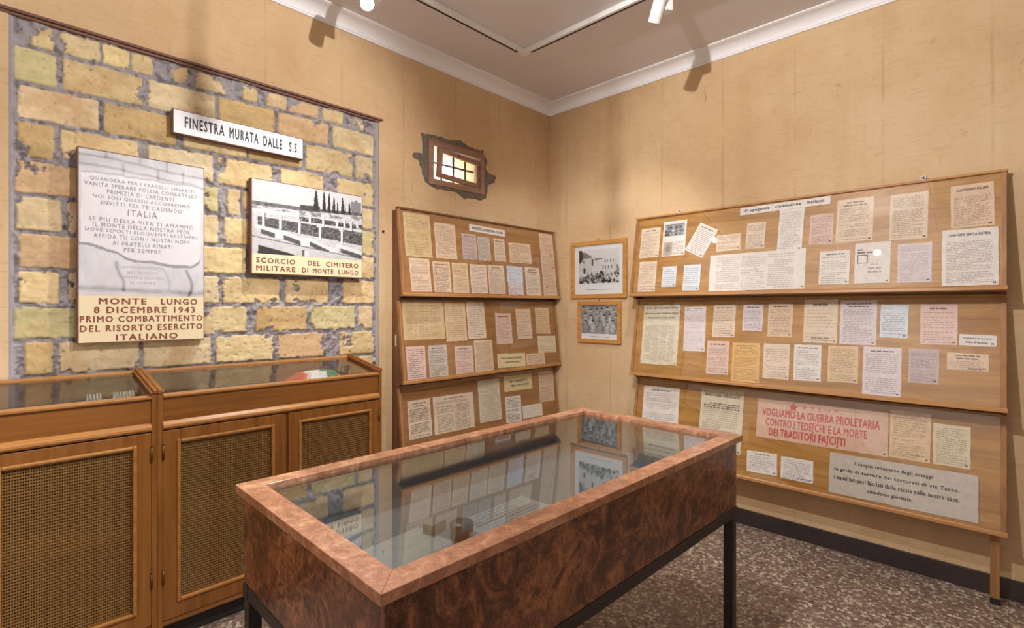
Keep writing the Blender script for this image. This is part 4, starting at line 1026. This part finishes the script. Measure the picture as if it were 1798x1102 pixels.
# ------------------------------------------------------------------ framed photographs on the right wall
def framed(loc, w, h, fw, label, art, mount):
    """loc: top-left corner (y, z) on the right wall"""
    root = empty('framed_photograph', (XR, loc[0], loc[1] - h), RB_ROT, label, 'framed photograph')
    m = MB(); d = 0.022
    m.box(0, w, -d, -0.001, 0, fw); m.box(0, w, -d, -0.001, h - fw, h); m.box(0, fw, -d, -0.001, fw, h - fw); m.box(w - fw, w, -d, -0.001, fw, h - fw)
    m.build('frame', M_FRAME, root, bevel=0.003)
    mb = MB().box(fw, w - fw, -0.008, -0.002, fw, h - fw)
    r = random.Random(4)
    x0, x1, z0, z1 = mount
    zc = fw + (z0 - fw) * 0.42
    Mt = Matrix.Rotation(math.radians(90), 4, 'X')
    t2 = MB(); words(t2, lambda x, y: 0.0082, w * 0.28, w * 0.74, zc, 0.005, 0, r, 1, 0.02, (0.012, 0.03), 0.004)
    for f, mi in zip(t2.f, t2.mi):
        mb.add([Mt @ Vector(t2.v[i]) for i in f], [(0, 1, 2, 3)], 1)
    mb.build('mount', [M_MAT, M_GREYINK], root, fix=False)
    U, V = np.meshgrid(np.linspace(0, 1, 130), np.linspace(0, 1, 110), indexing='ij')
    g = art(U, V) ** 1.25
    grid_object('photograph', x0 + U * (x1 - x0), np.full_like(U, -0.0095), z0 + V * (z1 - z0), np.repeat(g[..., None], 3, -1), M_PRINT, root)
    MB().box(fw + 0.001, w - fw - 0.001, -0.0145, -0.0125, fw + 0.001, h - fw - 0.001).build('glass_pane', M_PLEXI, root)
    MB().tube((w / 2, -0.004, h), (w / 2, -0.004, h + 0.012), 0.004).build('hanging_hook', M_STEEL, root)
    return root
def art_square(U, V):
    g = 0.72 + 0.1 * vnoise(U, V, 4, 2, 3)
    g = quad(g, U, V, [(0.0, 0.3), (0.33, 0.3), (0.33, 0.78), (0.0, 0.74)], 0.62 + 0.1 * vnoise(U, V, 12, 3, 3))
    g = quad(g, U, V, [(0.0, 0.74), (0.36, 0.76), (0.17, 0.93), (0.1, 0.94)], 0.28)
    g = quad(g, U, V, [(0.33, 0.25), (1.0, 0.3), (1.0, 0.72), (0.33, 0.73)], 0.66 + 0.14 * vnoise(U, V, 9, 4, 3))
    g = quad(g, U, V, [(0.40, 0.68), (0.62, 0.70), (0.62, 0.73), (0.40, 0.74)], 0.25)
    g = ell(g, U, V, 0.02, 0.82, 0.09, 0.22, 0.06)
    g = rect(g, U, V, 0.11, 0.17, 0.30, 0.46, 0.05); g = rect(g, U, V, 0.32, 0.37, 0.52, 0.72, 0.12); g = rect(g, U, V, 0.11, 0.15, 0.6, 0.7, 0.15)
    for x in (0.60, 0.66, 0.73, 0.8, 0.94):
        g = rect(g, U, V, x, x + 0.022, 0.42, 0.52, 0.15)
        if x < 0.9: g = rect(g, U, V, x + 0.05, x + 0.068, 0.6, 0.68, 0.12)
    r = random.Random(11)
    for i in range(150):
        cx = r.random(); cy = r.random() ** 1.2 * (0.18 + 0.2 * cx) + 0.02
        g = ell(g, U, V, cx, cy, r.uniform(.015, .04), r.uniform(.03, .08), r.choice([.03, .06, .12, .2, .6]), 0.3)
        g = ell(g, U, V, cx, cy + 0.07, 0.013, 0.02, 0.5, 0.3)
    return np.clip(g, 0.02, 0.85)
framed((2.810, 2.074), 0.565, 0.492, 0.035, 'larger framed black and white photograph of a crowd before buildings, white mount, by the corner', art_square, (0.082, 0.492, 0.128, 0.418))
def art_group(U, V):
    r = random.Random(8)
    g = 0.30 + 0.45 * (vnoise(U, V, 6, 5, 4) - 0.3)
    for row, (n_, hv, bh, hw) in enumerate(((6, 0.84, 0.42, 0.085), (6, 0.62, 0.36, 0.085), (5, 0.40, 0.40, 0.10))):
        for i in range(n_):
            cx = (i + 0.5 + r.uniform(-.18, .18) + (0.25 if row == 1 else 0)) / n_
            hy = hv + r.uniform(-.05, .05); t = r.uniform(0.30, 0.68)
            g = ell(g, U, V, cx + 0.01, hy - bh * 0.55, hw * 1.12, bh * 0.52, 0.08, 0.5)
            g = ell(g, U, V, cx, hy - bh * 0.55, hw * 0.92, bh * 0.5, t, 0.3)
            for q in (-1, 1):
                g = ell(g, U, V, cx + q * hw * 0.5, hy - bh * 0.6, 0.008, bh * 0.3, t * 0.45, 0.6)
            g = ell(g, U, V, cx, hy, 0.036, 0.062, 0.60, 0.35)
            g = ell(g, U, V, cx, hy + 0.045, 0.040, 0.035, 0.05, 0.4)
            g = ell(g, U, V, cx, hy - 0.008, 0.022, 0.008, 0.25, 0.6)
    return np.clip(g * (0.55 + 0.9 * vnoise(U, V, 30, 6, 3)), 0.02, 0.85)
framed((2.738, 1.555), 0.437, 0.355, 0.032, 'smaller framed black and white group photograph hanging below the crowd photograph', art_group, (0.034, 0.403, 0.078, 0.321))

# ------------------------------------------------------------------ signs on the masonry
def sign(x0, x1, z0, z1, name, label, d=0.022):
    root = empty(name, (x0, YL - 0.014, z0), 0, label, 'sign')
    w, h = x1 - x0, z1 - z0
    MB().box(0, w, -d, 0.012, 0, h).build('sign_panel', M_SIGNEDGE, root, bevel=0.0015)
    return root, w, h
FLAT = Matrix.Rotation(math.radians(90), 4, 'X')
def face_text(root, items, y, mat, name='lettering', spc=1.25):
    for s, cx, cz, w, h, bold in items:
        vs, fs, _ = text_geo(s, bold, spc)
        MB().add([(cx + (u - .5) * w, y - k * 0.00012, cz + (v - .5) * h) for u, v, k in vs], fs).build(name, mat, root, fix=False)
SY = -0.0222
root, w, h = sign(0.680, 1.347, 2.383, 2.506, 'name_sign', 'narrow white sign reading FINESTRA MURATA DALLE S.S. high on the masonry', 0.03)
MB().box(0.004, w - 0.004, -0.0308, -0.0295, 0.004, h - 0.004).build('sign_face', M_SIGNW, root)
face_text(root, [('FINESTRA', 0.165 * w + 0.035, h * 0.53, 0.185, 0.058, 1), ('MURATA', 0.505 * w, h * 0.51, 0.150, 0.058, 1), ('DALLE', 0.735 * w, h * 0.49, 0.105, 0.058, 1), ('S.S.', 0.915 * w, h * 0.48, 0.056, 0.055, 1)], -0.0311, M_BLACKINK)

root, w, h = sign(0.31, 0.823, 1.334, 2.232, 'photo_sign', 'tall sign with a photograph of an inscribed stone above MONTE LUNGO lettering', 0.026)
zb = 0.222
MB().box(0.006, w - 0.004, -0.0268, -0.0255, 0.006, zb).build('caption_field', M_SIGNC, root)
U, V = np.meshgrid(np.linspace(0, 1, 210), np.linspace(0, 1, 270), indexing='ij')
def art_stone(U, V):
    g = 0.70 + 0.22 * (vnoise(U, V, 9, 1, 5) - 0.5)
    W_ = U + 0.03 * (vnoise(U, V, 7, 4, 3) - 0.5); Z_ = V + 0.03 * (vnoise(U, V, 7, 5, 3) - 0.5)
    # rubble courses above
    for zc in (0.88, 0.945):
        g -= 0.22 * np.exp(-((Z_ + 0.05 * U - zc - 0.02) / 0.009) ** 2)
    for xc, za, zb_ in ((0.2, .95, 1.1), (.45, .95, 1.1), (.68, .93, 1.1), (.33, .85, .93), (.6, .85, .93), (.82, .85, .95)):
        g -= 0.18 * np.exp(-((W_ - xc) / 0.01) ** 2) * ((Z_ > za) & (Z_ < zb_))
    g -= 0.13 * np.clip((V - 0.83) / 0.1, 0, 1) * (0.4 + vnoise(U, V, 13, 9, 4))
    slab = (W_ > 0.02) & (W_ < 0.965) & (Z_ < 0.845 + 0.0 * U) & (Z_ > 0.20)
    lower = np.interp(W_, [0, .1, .27, .35, .65, .88, .96, 1.0], [.364, .345, .30, .262, .236, .236, .27, .36])
    slab &= Z_ > lower + 0.0
    g = np.where(slab, 0.80 + 0.05 * (vnoise(U, V, 20, 3, 3) - 0.5), g)
    edge = (np.abs(Z_ - lower + 0.004) < 0.007 + 0.006 * vnoise(U, V, 20, 51, 2)) & (W_ < 0.97)
    g = np.where(edge, 0.36, g)
    g = np.where((np.abs(Z_ - 0.845) < 0.006) & (W_ > 0.02) & (W_ < 0.96), 0.52, g)
    for xc, za, zb_, k in ((0.30, 0.03, 0.24, .3), (0.86, 0.0, 0.21, .36), (0.665, 0.04, 0.2, .14)):
        g -= k * np.exp(-((W_ - xc - 0.03 * np.sin(V * 20)) / 0.014) ** 2) * ((Z_ > za) & (Z_ < zb_))
    g -= 0.28 * np.exp(-((Z_ - 0.055 + 0.03 * U) / 0.018) ** 2) * (0.4 + vnoise(U, V, 15, 14, 3))
    return np.clip(g, 0.1, 0.94)
g = art_stone(U, V)
grid_object('photograph', 0.006 + U * (w - 0.010), np.full_like(U, -0.0270), zb + V * (h - zb - 0.005), np.stack([g * 0.985, g * 0.965, g], -1), M_PRINT, root)
cap = [('MONTE', 0.33, 0.885, 0.36, 1), ('LUNGO', 0.78, 0.885, 0.31, 1), ('8 DICEMBRE 1943', 0.515, 0.70, 0.80, 1), ('PRIMO COMBATTIMENTO', 0.5, 0.51, 0.965, 1), ('DEL RISORTO ESERCITO', 0.5, 0.315, 0.965, 1), ('ITALIANO', 0.52, 0.115, 0.49, 1)]
face_text(root, [(s, cx * w, cz * zb, ww * w, 0.0305, b) for s, cx, cz, ww, b in cap], -0.0271, M_BROWNINK)
ph = h - zb
lines = [('QUANDERA PER I FRATELLI SMARRITI', .5, .800, .82), ('VANITA SPERARE FOLLIA COMBATTERE', .49, .763, .88), ('PRIMIZIA DI CREDENTI', .47, .722, .52), ('NOI SOLI QUASSU ACCORREMMO', .49, .680, .76), ('INVITTI PER TE CADENDO', .485, .641, .63),
         ('SE PIU DELLA VITA TI AMAMMO', .49, .527, .82), ('IL MONTE DELLA NOSTRA FEDE', .49, .489, .76), ('DOVE SEPOLTI ELOQUENTI RESTIAMO', .495, .45, .88), ('AFFIDA TU CON I NOSTRI NOMI', .49, .412, .75), ('AI FRATELLI RINATI', .485, .368, .47), ('PER SEMPRE', .48, .325, .29)]
face_text(root, [(s, cx * w, zb + cz * ph, ww * w, 0.0190, 0) for s, cx, cz, ww in lines] + [('ITALIA', .48 * w, zb + .59 * ph, .23 * w, 0.031, 0)], -0.0275, M_GREYINK, 'inscription')
face_text(root, [(s, .48 * w, zb + cz * ph, ww * w, 0.013, 0) for s, cz, ww in (('LAPIDE RICUPERATA', .205, .34), ('NEL VECCHIO', .168, .24), ('CIMITERO MILITARE', .132, .34), ('DI GUERRA', .096, .2))], -0.0275, M_PALEINK, 'small_inscription')

root, w, h = sign(1.053, 1.741, 1.690, 2.226, 'photo_sign', 'landscape sign with a cemetery photograph above SCORCIO DEL CIMITERO lettering', 0.026)
zb = 0.116
MB().box(0.006, w - 0.005, -0.0268, -0.0255, 0.006, zb).build('caption_field', M_SIGNC, root)
U, V = np.meshgrid(np.linspace(0, 1, 260), np.linspace(0, 1, 170), indexing='ij')
def art_graves(U, V):
    n1 = vnoise(U, V, 9, 2, 4); n2 = vnoise(U, V, 45, 3, 3); st = vnoise(U, V, 26, 7, 2)
    hz = 0.655 + 0.07 * np.clip(U - 0.4, 0, 1)
    g = 0.70 + 0.06 * n1 + 0.05 * (V - .8)                                       # pale sky
    g = np.where(V < hz + 0.05, 0.10 + 0.30 * n2, g)                             # far hedge
    g = np.where((V < hz + 0.085) & (U > 0.40) & (U < 0.58), 0.10 + .14 * n2, g)
    g = np.where(V < hz, 0.58 + 0.22 * n2, g)                                    # pale ground
    for cx, wd, top in ((.545, .024, .985), (.62, .018, .985), (.668, .016, .98), (.715, .016, .94), (.75, .010, .87), (.80, .017, .945), (.825, .008, .86), (.87, .016, .88)):
        b0 = 0.69
        t_ = np.clip((V - b0) / (top - b0), 0, 1)
        m = (np.abs(U - cx + 0.006 * (n2 - .5)) < wd * np.sqrt(np.clip(1 - t_, 0, 1)) * (0.75 + 0.5 * n2)) & (V > b0) & (V < top)
        g = np.where(m, 0.05 + 0.06 * n2, g)
    g = rect(g, U, V, 0.885, 0.99, 0.74, 0.90, 0.36); g = rect(g, U, V, 0.93, 0.95, 0.90, 0.93, 0.30)
    lump = vnoise(U, V, 21, 9, 2)
    g = np.where((V < hz - 0.01) & (V > hz - 0.07) & (lump < .5), 0.25 + .3 * n2, g)
    g = np.where((V < hz - 0.05) & (V > 0.56) & (U < .38), 0.78, g)              # long white wall
    def dark(top0, top1, bot0, bot1, u0):
        t, b = top0 + (top1 - top0) * U, bot0 + (bot1 - bot0) * U
        return (V < t) & (V > b) & (U > u0)
    joint = np.abs(st - 0.5) < 0.035
    g = np.where(dark(.58, .56, .52, .485, .39), np.where(joint, .5, 0.08 + .16 * n2), g)
    g = np.where(dark(.505, .44, .385, .235, .045), np.where(joint, .42, 0.09 + .20 * n2), g)
    g = np.where(dark(.525, .47, .505, .44, .10), 0.72, g)
    for cx, b0, b1 in ((.09, .38, .56), (.23, .36, .55), (.394, .33, .53), (.578, .28, .50), (.79, .215, .475), (.38, .50, .64), (.485, .49, .62), (.61, .47, .61), (.74, .46, .60), (.885, .44, .59), (.95, .50, .60), (.82, .50, .60)):
        g = rect(g, U, V, cx - .010, cx + .010, b0, b1, 0.84)
        g = rect(g, U, V, cx - .026, cx + .026, b1 - .045, b1 - .030, 0.78)
        g = rect(g, U, V, cx + .010, cx + .015, b0, b1, 0.22)
    for x0, x1, t0, t1 in ((.07, .185, .335, .29), (.255, .405, .285, .215), (.49, .67, .225, .115), (.78, 1.0, .165, .085)):
        k = np.clip((U - x0) / (x1 - x0), 0, 1); top = t0 + (t1 - t0) * k
        inx = (U > x0) & (U < x1)
        g = np.where((U > x0 - .05) & (U < x1 + .09) & (V > top) & (V < top + 0.055), 0.80, g)
        g = np.where(inx & (V < top) & (V > top - 0.065), 0.14 + .14 * n2, g)
        g = np.where((U >= x1) & (U < x1 + .075) & (V < t1 + .01) & (V > t1 - 0.06), 0.82, g)
    kerb = 0.235 - 0.20 * U
    g = np.where((V < kerb) & (V > kerb - 0.012), 0.26, g)
    g = np.where((V < kerb - .012), 0.62 + 0.14 * n2, g)
    g = quad(g, U, V, [(0.045, 0.0), (0.37, 0.0), (0.30, 0.035), (0.05, 0.115)], 0.07 + .08 * n2)
    g = rect(g, U, V, .415, .44, 0, .09, .25); g = rect(g, U, V, .44, .475, 0, .085, .80)
    return np.clip(g, 0.03, 0.9)
g = art_graves(U, V) ** 1.5
grid_object('photograph', 0.006 + U * (w - 0.011), np.full_like(U, -0.0270), zb + V * (h - zb - 0.005), np.stack([g, g * 0.985, g], -1), M_PRINT, root)
face_text(root, [('SCORCIO', .20 * w, zb * .68, .32 * w, .030, 1), ('DEL', .525 * w, zb * .68, .11 * w, .030, 1), ('CIMITERO', .795 * w, zb * .68, .32 * w, .030, 1), ('MILITARE', .20 * w, zb * .30, .32 * w, .030, 1), ('DI', .445 * w, zb * .30, .055 * w, .030, 1), ('MONTE', .61 * w, zb * .30, .19 * w, .030, 1), ('LUNGO', .855 * w, zb * .30, .20 * w, .030, 1)], -0.0271, M_BROWNINK)
tag(MB().tube((1.918, YL, 2.02), (1.918, YL - 0.008, 2.02), 0.008).build('nail', M_BLACK), 'small black nail head in the plaster right of the masonry', 'nail')

# ------------------------------------------------------------------ vitrine cabinets
def cabinet(x0, L, label, first):
    D = 0.375
    root = empty('vitrine_cabinet', (x0, YL - 0.016, 0), 0, label, 'cabinet', 'vitrine cabinets under the masonry')
    e = 0.020
    yf = -D
    def gz(y):    # height of the slanted glass
        return 1.183 + (1.183 - 1.118) * (y / D)
    endp = [(0, 0.09), (yf, 0.09), (yf, gz(yf) + 0.006), (0, gz(0) + 0.006)]
    for s0 in (0, L - e):
        MB().prism(endp, s0, s0 + e, 'x').build('end_panel', M_CABZ, root, bevel=0.002)
        capm = MB()
        for (o0, o1, up) in ((0.0, 0.016, 0.018), (0.016, 0.026, 0.010)) if s0 == 0 else ((e - 0.016, e, 0.018), (e - 0.026, e - 0.016, 0.010)):
            capm.prism([(0, gz(0) + 0.006), (yf - 0.006, gz(yf) + 0.006), (yf - 0.006, gz(yf) + 0.006 + up), (0, gz(0) + 0.006 + up)], s0 + o0, s0 + o1, 'x')
        capm.build('cap_moulding', M_CABY, root, bevel=0.003)
    xa, xb = e, L - e
    MB().box(xa, xb, -0.012, 0, 0.10, 1.17).build('back_panel', M_CABIN, root)
    MB().box(xa, xb, yf + 0.03, -0.012, 0.10, 0.118).build('bottom_panel', M_CABIN, root)
    MB().box(xa, xb, yf + 0.06, -0.012, 0.505, 0.523).build('shelf', M_CABX, root)
    MB().box(xa, xb, yf + 0.024, -0.012, 1.062, 1.072).build('display_floor', simple('vitrine_felt', srgb(150, 138, 134), 0.9), root)
    MB().box(0.02, L - 0.02, yf + 0.05, -0.02, 0.0, 0.10).build('plinth', M_SLOT, root)
    MB().box(xa, xb, yf + 0.006, yf + 0.03, 0.09, 0.114).build('bottom_rail', M_CABX, root, bevel=0.003)
    MB().box(xa, xb, yf + 0.008, yf + 0.024, 0.985, 1.104).build('front_panel', M_CABX, root)
    MB().prism([(yf - 0.004, 1.102), (yf + 0.026, 1.102), (yf + 0.026, gz(yf + .026) - 0.004), (yf - 0.004, 1.115)], xa, xb, 'x').build('glass_rail', M_CABLIGHT, root, bevel=0.003)
    MB().prism([(yf + 0.02, 0.962), (yf - 0.004, 0.962), (yf - 0.012, 0.972), (yf - 0.010, 0.984), (yf + 0.008, 0.998), (yf + 0.02, 0.998)], xa, xb, 'x').build('ledge_moulding', M_CABLIGHT, root, bevel=0.002)
    MB().prism([(-0.014, gz(-.014) - 0.004), (0, gz(0) - .004), (0, gz(0) + 0.012), (-0.014, gz(-.014) + 0.010)], xa, xb, 'x').build('back_rail', M_CABLIGHT, root, bevel=0.002)
    MB().prism([(yf + 0.026, gz(yf + .026) - 0.005), (-0.014, gz(-.014) - 0.005), (-0.014, gz(-.014)), (yf + 0.026, gz(yf + .026))], xa, xb, 'x').build('glass_top', M_GLASS, root)
    mid = L / 2
    MB().box(mid - 0.010, mid + 0.010, yf + 0.012, yf + 0.03, 0.114, 0.958).build('mullion', M_CABZ, root)
    for k, (d0, d1) in enumerate(((xa + 0.001, mid - 0.010), (mid + 0.010, xb - 0.001))):
        z0, z1 = 0.117, 0.956
        st = 0.066
        door = MB()
        door.box(d0, d0 + st, yf, yf + 0.02, z0, z1); door.box(d1 - st, d1, yf, yf + 0.02, z0, z1)
        door.box(d0 + st, d1 - st, yf, yf + 0.02, z0, z0 + 0.082); door.box(d0 + st, d1 - st, yf, yf + 0.02, z1 - 0.060, z1)
        do = door.build('door', [M_CABZ], root, bevel=0.002)
        o0, o1, p0, p1 = d0 + st, d1 - st, z0 + 0.082, z1 - 0.060
        # bevelled bead round the opening
        bead = MB(); q = 0.014
        for (a_, b_, c_, d_) in ((o0 - q, o0, p0 - q, p1 + q), (o1, o1 + q, p0 - q, p1 + q), (o0, o1, p0 - q, p0), (o0, o1, p1, p1 + q)):
            bead.box(a_, b_, yf - 0.009, yf + 0.004, c_, d_)
        bead.build('bead_moulding', M_CABLIGHT, do, bevel=0.004)
        lat = MB(); pitch = 0.0076; pitz = 0.0118; sw = 0.0017; sz = 0.0026
        nx = int((o1 - o0) / pitch); nz = int((p1 - p0) / pitz)
        for i in range(nx + 1):
            x = o0 + (i + 0.5) * (o1 - o0) / (nx + 1)
            lat.box(x - sw, x + sw, yf + 0.0115, yf + 0.013, p0, p1)
        for i in range(nz + 1):
            z = p0 + (i + 0.5) * (p1 - p0) / (nz + 1)
            lat.box(o0, o1, yf + 0.010, yf + 0.0115, z - sz, z + sz)
        lat.build('lattice_panel', M_LATT, do, fix=False)
        hx = d0 if k == 0 else d1
        for zz in (0.28, 0.83):
            hg = MB()
            hg.tube((hx, yf - 0.004, zz), (hx, yf - 0.004, zz + 0.062), 0.0045, seg=10)
            hg.tube((hx, yf - 0.004, zz + 0.064), (hx, yf - 0.004, zz + 0.072), 0.0035, seg=10)
            hg.build('hinge', M_BRASS, do)
    return root
cabinet(0.545, 1.122, 'oak vitrine cabinet right of the other, beside the left-hand board, its two lattice doors showing', True)
cabinet(-0.5785, 1.122, 'oak vitrine cabinet at the left edge of the picture, holding white pleated papers', False)
# things lying in the vitrines
fl = empty('folded_flag', (1.36, 2.93, 1.0725), 0.1, 'folded tricolour flag of red, white and green lying in the right cabinet', 'flag')
def wedge(pts, h, name, mat, z=0.0):
    n = len(pts); cx = sum(p[0] for p in pts) / n; cy = sum(p[1] for p in pts) / n
    mb = MB()
    mb.add([(x, y, z) for x, y in pts] + [(cx + (x - cx) * .55, cy + (y - cy) * .55, z + h) for x, y in pts], [(i, (i + 1) % n, n + (i + 1) % n, n + i) for i in range(n)] + [tuple(range(n, 2 * n)), tuple(range(n - 1, -1, -1))])
    return mb.build(name, mat, fl, bevel=0.006)
wedge([(-0.17, -0.12), (0.17, -0.10), (0.20, 0.10), (-0.12, 0.12)], 0.052, 'red_fold', M_RED)
wedge([(-0.13, -0.17), (0.12, -0.16), (0.10, 0.06), (-0.09, 0.06)], 0.062, 'white_fold', M_CLOTHW)
wedge([(0.0, -0.18), (0.09, -0.17), (0.07, 0.02), (0.0, 0.02)], 0.066, 'green_fold', M_GREEN)
def pleated(x, y, n, label):
    mb = MB()
    for i in range(n):
        mb.prism([(i * 0.011, 0), (i * 0.011 + 0.0055, 0.060), (i * 0.011 + 0.011, 0), (i * 0.011 + 0.009, 0), (i * 0.011 + 0.0055, 0.047), (i * 0.011 + 0.002, 0)], -0.02, 0.02, 'y', M=Matrix.Translation((x, y, 1.0725)))
    tag(mb.build('pleated_paper', M_PAGE), label, 'paper')
pleated(0.405, 2.80, 7, 'white pleated paper in the left cabinet, the one nearer the cabinet joint')
pleated(0.315, 2.81, 5, 'white pleated paper in the left cabinet, the one farther from the cabinet joint')

# ------------------------------------------------------------------ the glazed display table
TB_ROT = math.radians(-1.3)
tb = empty('display_table', (1.438, 1.292, 0), TB_ROT, 'large burl-veneered display table with a glass top on a dark steel stand in the foreground', 'display table')
TL, TWD = 1.775, 0.875
ox, oy = TL / 2, TWD / 2
bo_ = 0.020
bx, by = ox - bo_, oy - bo_
def sidewall(x0, x1, y0, y1, name='side_panel'):
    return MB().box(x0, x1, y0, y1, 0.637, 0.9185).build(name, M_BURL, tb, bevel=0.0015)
sidewall(-bx, bx, -by, -by + 0.02); sidewall(-bx, bx, by - 0.02, by)
sidewall(-bx, -bx + 0.02, -by + 0.02, by - 0.02); sidewall(bx - 0.02, bx, -by + 0.02, by - 0.02)
MB().box(-bx + 0.02, bx - 0.02, -by + 0.02, by - 0.02, 0.637, 0.77).build('display_floor', M_GREYBASE, tb)
for q in ((-bx + 0.0205, bx - 0.0205, -by + 0.0205, -by + 0.024), (-bx + 0.0205, bx - 0.0205, by - 0.024, by - 0.0205), (-bx + 0.0205, -bx + 0.024, -by + 0.0245, by - 0.0245), (bx - 0.024, bx - 0.0205, -by + 0.0245, by - 0.0245)):
    MB().box(*q, 0.7702, 0.9185).build('inner_lining', M_GREYBASE, tb)
fwid = 0.068
def mitre(a, b, c, d):
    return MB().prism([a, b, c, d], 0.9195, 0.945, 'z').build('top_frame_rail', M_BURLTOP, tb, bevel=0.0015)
ix, iy = ox - fwid, oy - fwid
mitre((-ox, -oy), (ox, -oy), (ix, -iy), (-ix, -iy)); mitre((ox, oy), (-ox, oy), (-ix, iy), (ix, iy))
mitre((-ox, oy), (-ox, -oy), (-ix, -iy), (-ix, iy)); mitre((ox, -oy), (ox, oy), (ix, iy), (ix, -iy))
MB().box(-ix + 0.0005, ix - 0.0005, -iy + 0.0005, iy - 0.0005, 0.924, 0.930).build('glass_top', M_TGLASS, tb)
lg = 0.040
for sx in (-1, 1):
    for sy in (-1, 1):
        MB().box(sx * (bx - lg / 2) - lg / 2, sx * (bx - lg / 2) + lg / 2, sy * (by - lg / 2) - lg / 2, sy * (by - lg / 2) + lg / 2, 0.0, 0.596).build('leg', M_STEEL, tb, bevel=0.002)
for sy in (-1, 1):
    MB().box(-bx - 0.004, bx + 0.004, sy * (by - lg / 2 + 0.004) - lg / 2, sy * (by - lg / 2 + 0.004) + lg / 2, 0.5965, 0.6365).build('stand_rail', M_STEEL, tb, bevel=0.002)
for sx in (-1, 1):
    MB().box(sx * (bx - lg / 2) - lg / 2 - 0.002, sx * (bx - lg / 2) + lg / 2 - 0.002, -by + lg - 0.003, by - lg + 0.003, 0.5968, 0.6362).build('stand_rail', M_STEEL, tb, bevel=0.002)
# exhibits under the glass
Mtb = Matrix.Translation((1.438, 1.292, 0)) @ Matrix.Rotation(TB_ROT, 4, 'Z')
def page(x, y, w, h, rot, label, lines=0, col='white', z=0.7708):
    mb = MB(); r = random.Random(int(x * 1000))
    mb.add([(-w / 2, -h / 2, 0), (w / 2, -h / 2, 0), (w / 2, h / 2, 0), (-w / 2, h / 2, 0)], [(0, 1, 2, 3)])
    mb.add([(-w / 2, -h / 2, -0.0005), (w / 2, -h / 2, -0.0005), (w / 2, h / 2, -0.0005), (-w / 2, h / 2, -0.0005)], [(3, 2, 1, 0)])
    for i in range(lines):
        words(mb, lambda a, b: 0.0, -w * .42, w * .42, h * (.42 - .84 * i / lines), 0.004, 1, r)
    o = mb.build('document', [paper_mat(col), ink_mat(col, 0.6)], fix=False)
    o.matrix_world = Mtb @ Matrix.Translation((x, y, z)) @ Matrix.Rotation(rot, 4, 'Z')
    tag(o, label, 'document', 'documents under the table glass')
page(-0.55, 0.0, 0.27, 0.20, 0.1, 'blank pale document nearest the front corner under the table glass', 0, 'sheet')
page(-0.14, -0.05, 0.34, 0.22, 0.05, 'pale document with faint lines right of the dark tin under the table glass', 9, 'sheet')
tin = empty('round_tin', tuple(Mtb @ Vector((-0.375, -0.055, 0.7712))), 0.4, 'small dark round tin lying between documents under the table glass', 'tin')
MB().lathe([(0.001, 0), (0.034, 0), (0.036, 0.003), (0.036, 0.036), (0.001, 0.036)], 28).build('body', M_STEEL, tin)
MB().lathe([(0.001, 0.0365), (0.038, 0.0365), (0.038, 0.048), (0.034, 0.052), (0.001, 0.053)], 28).build('lid', M_BLACK, tin)
bxo = MB().box(-0.035, 0.035, -0.022, 0.022, 0, 0.03).build('small_box', mat_noise('grey_card', srgb(110, 110, 112), srgb(130, 130, 130), 20, 0.7), bevel=0.002)
bxo.matrix_world = Mtb @ Matrix.Translation((-0.40, 0.055, 0.7712)) @ Matrix.Rotation(0.3, 4, 'Z')
tag(bxo, 'small grey box behind the round tin under the table glass', 'box')
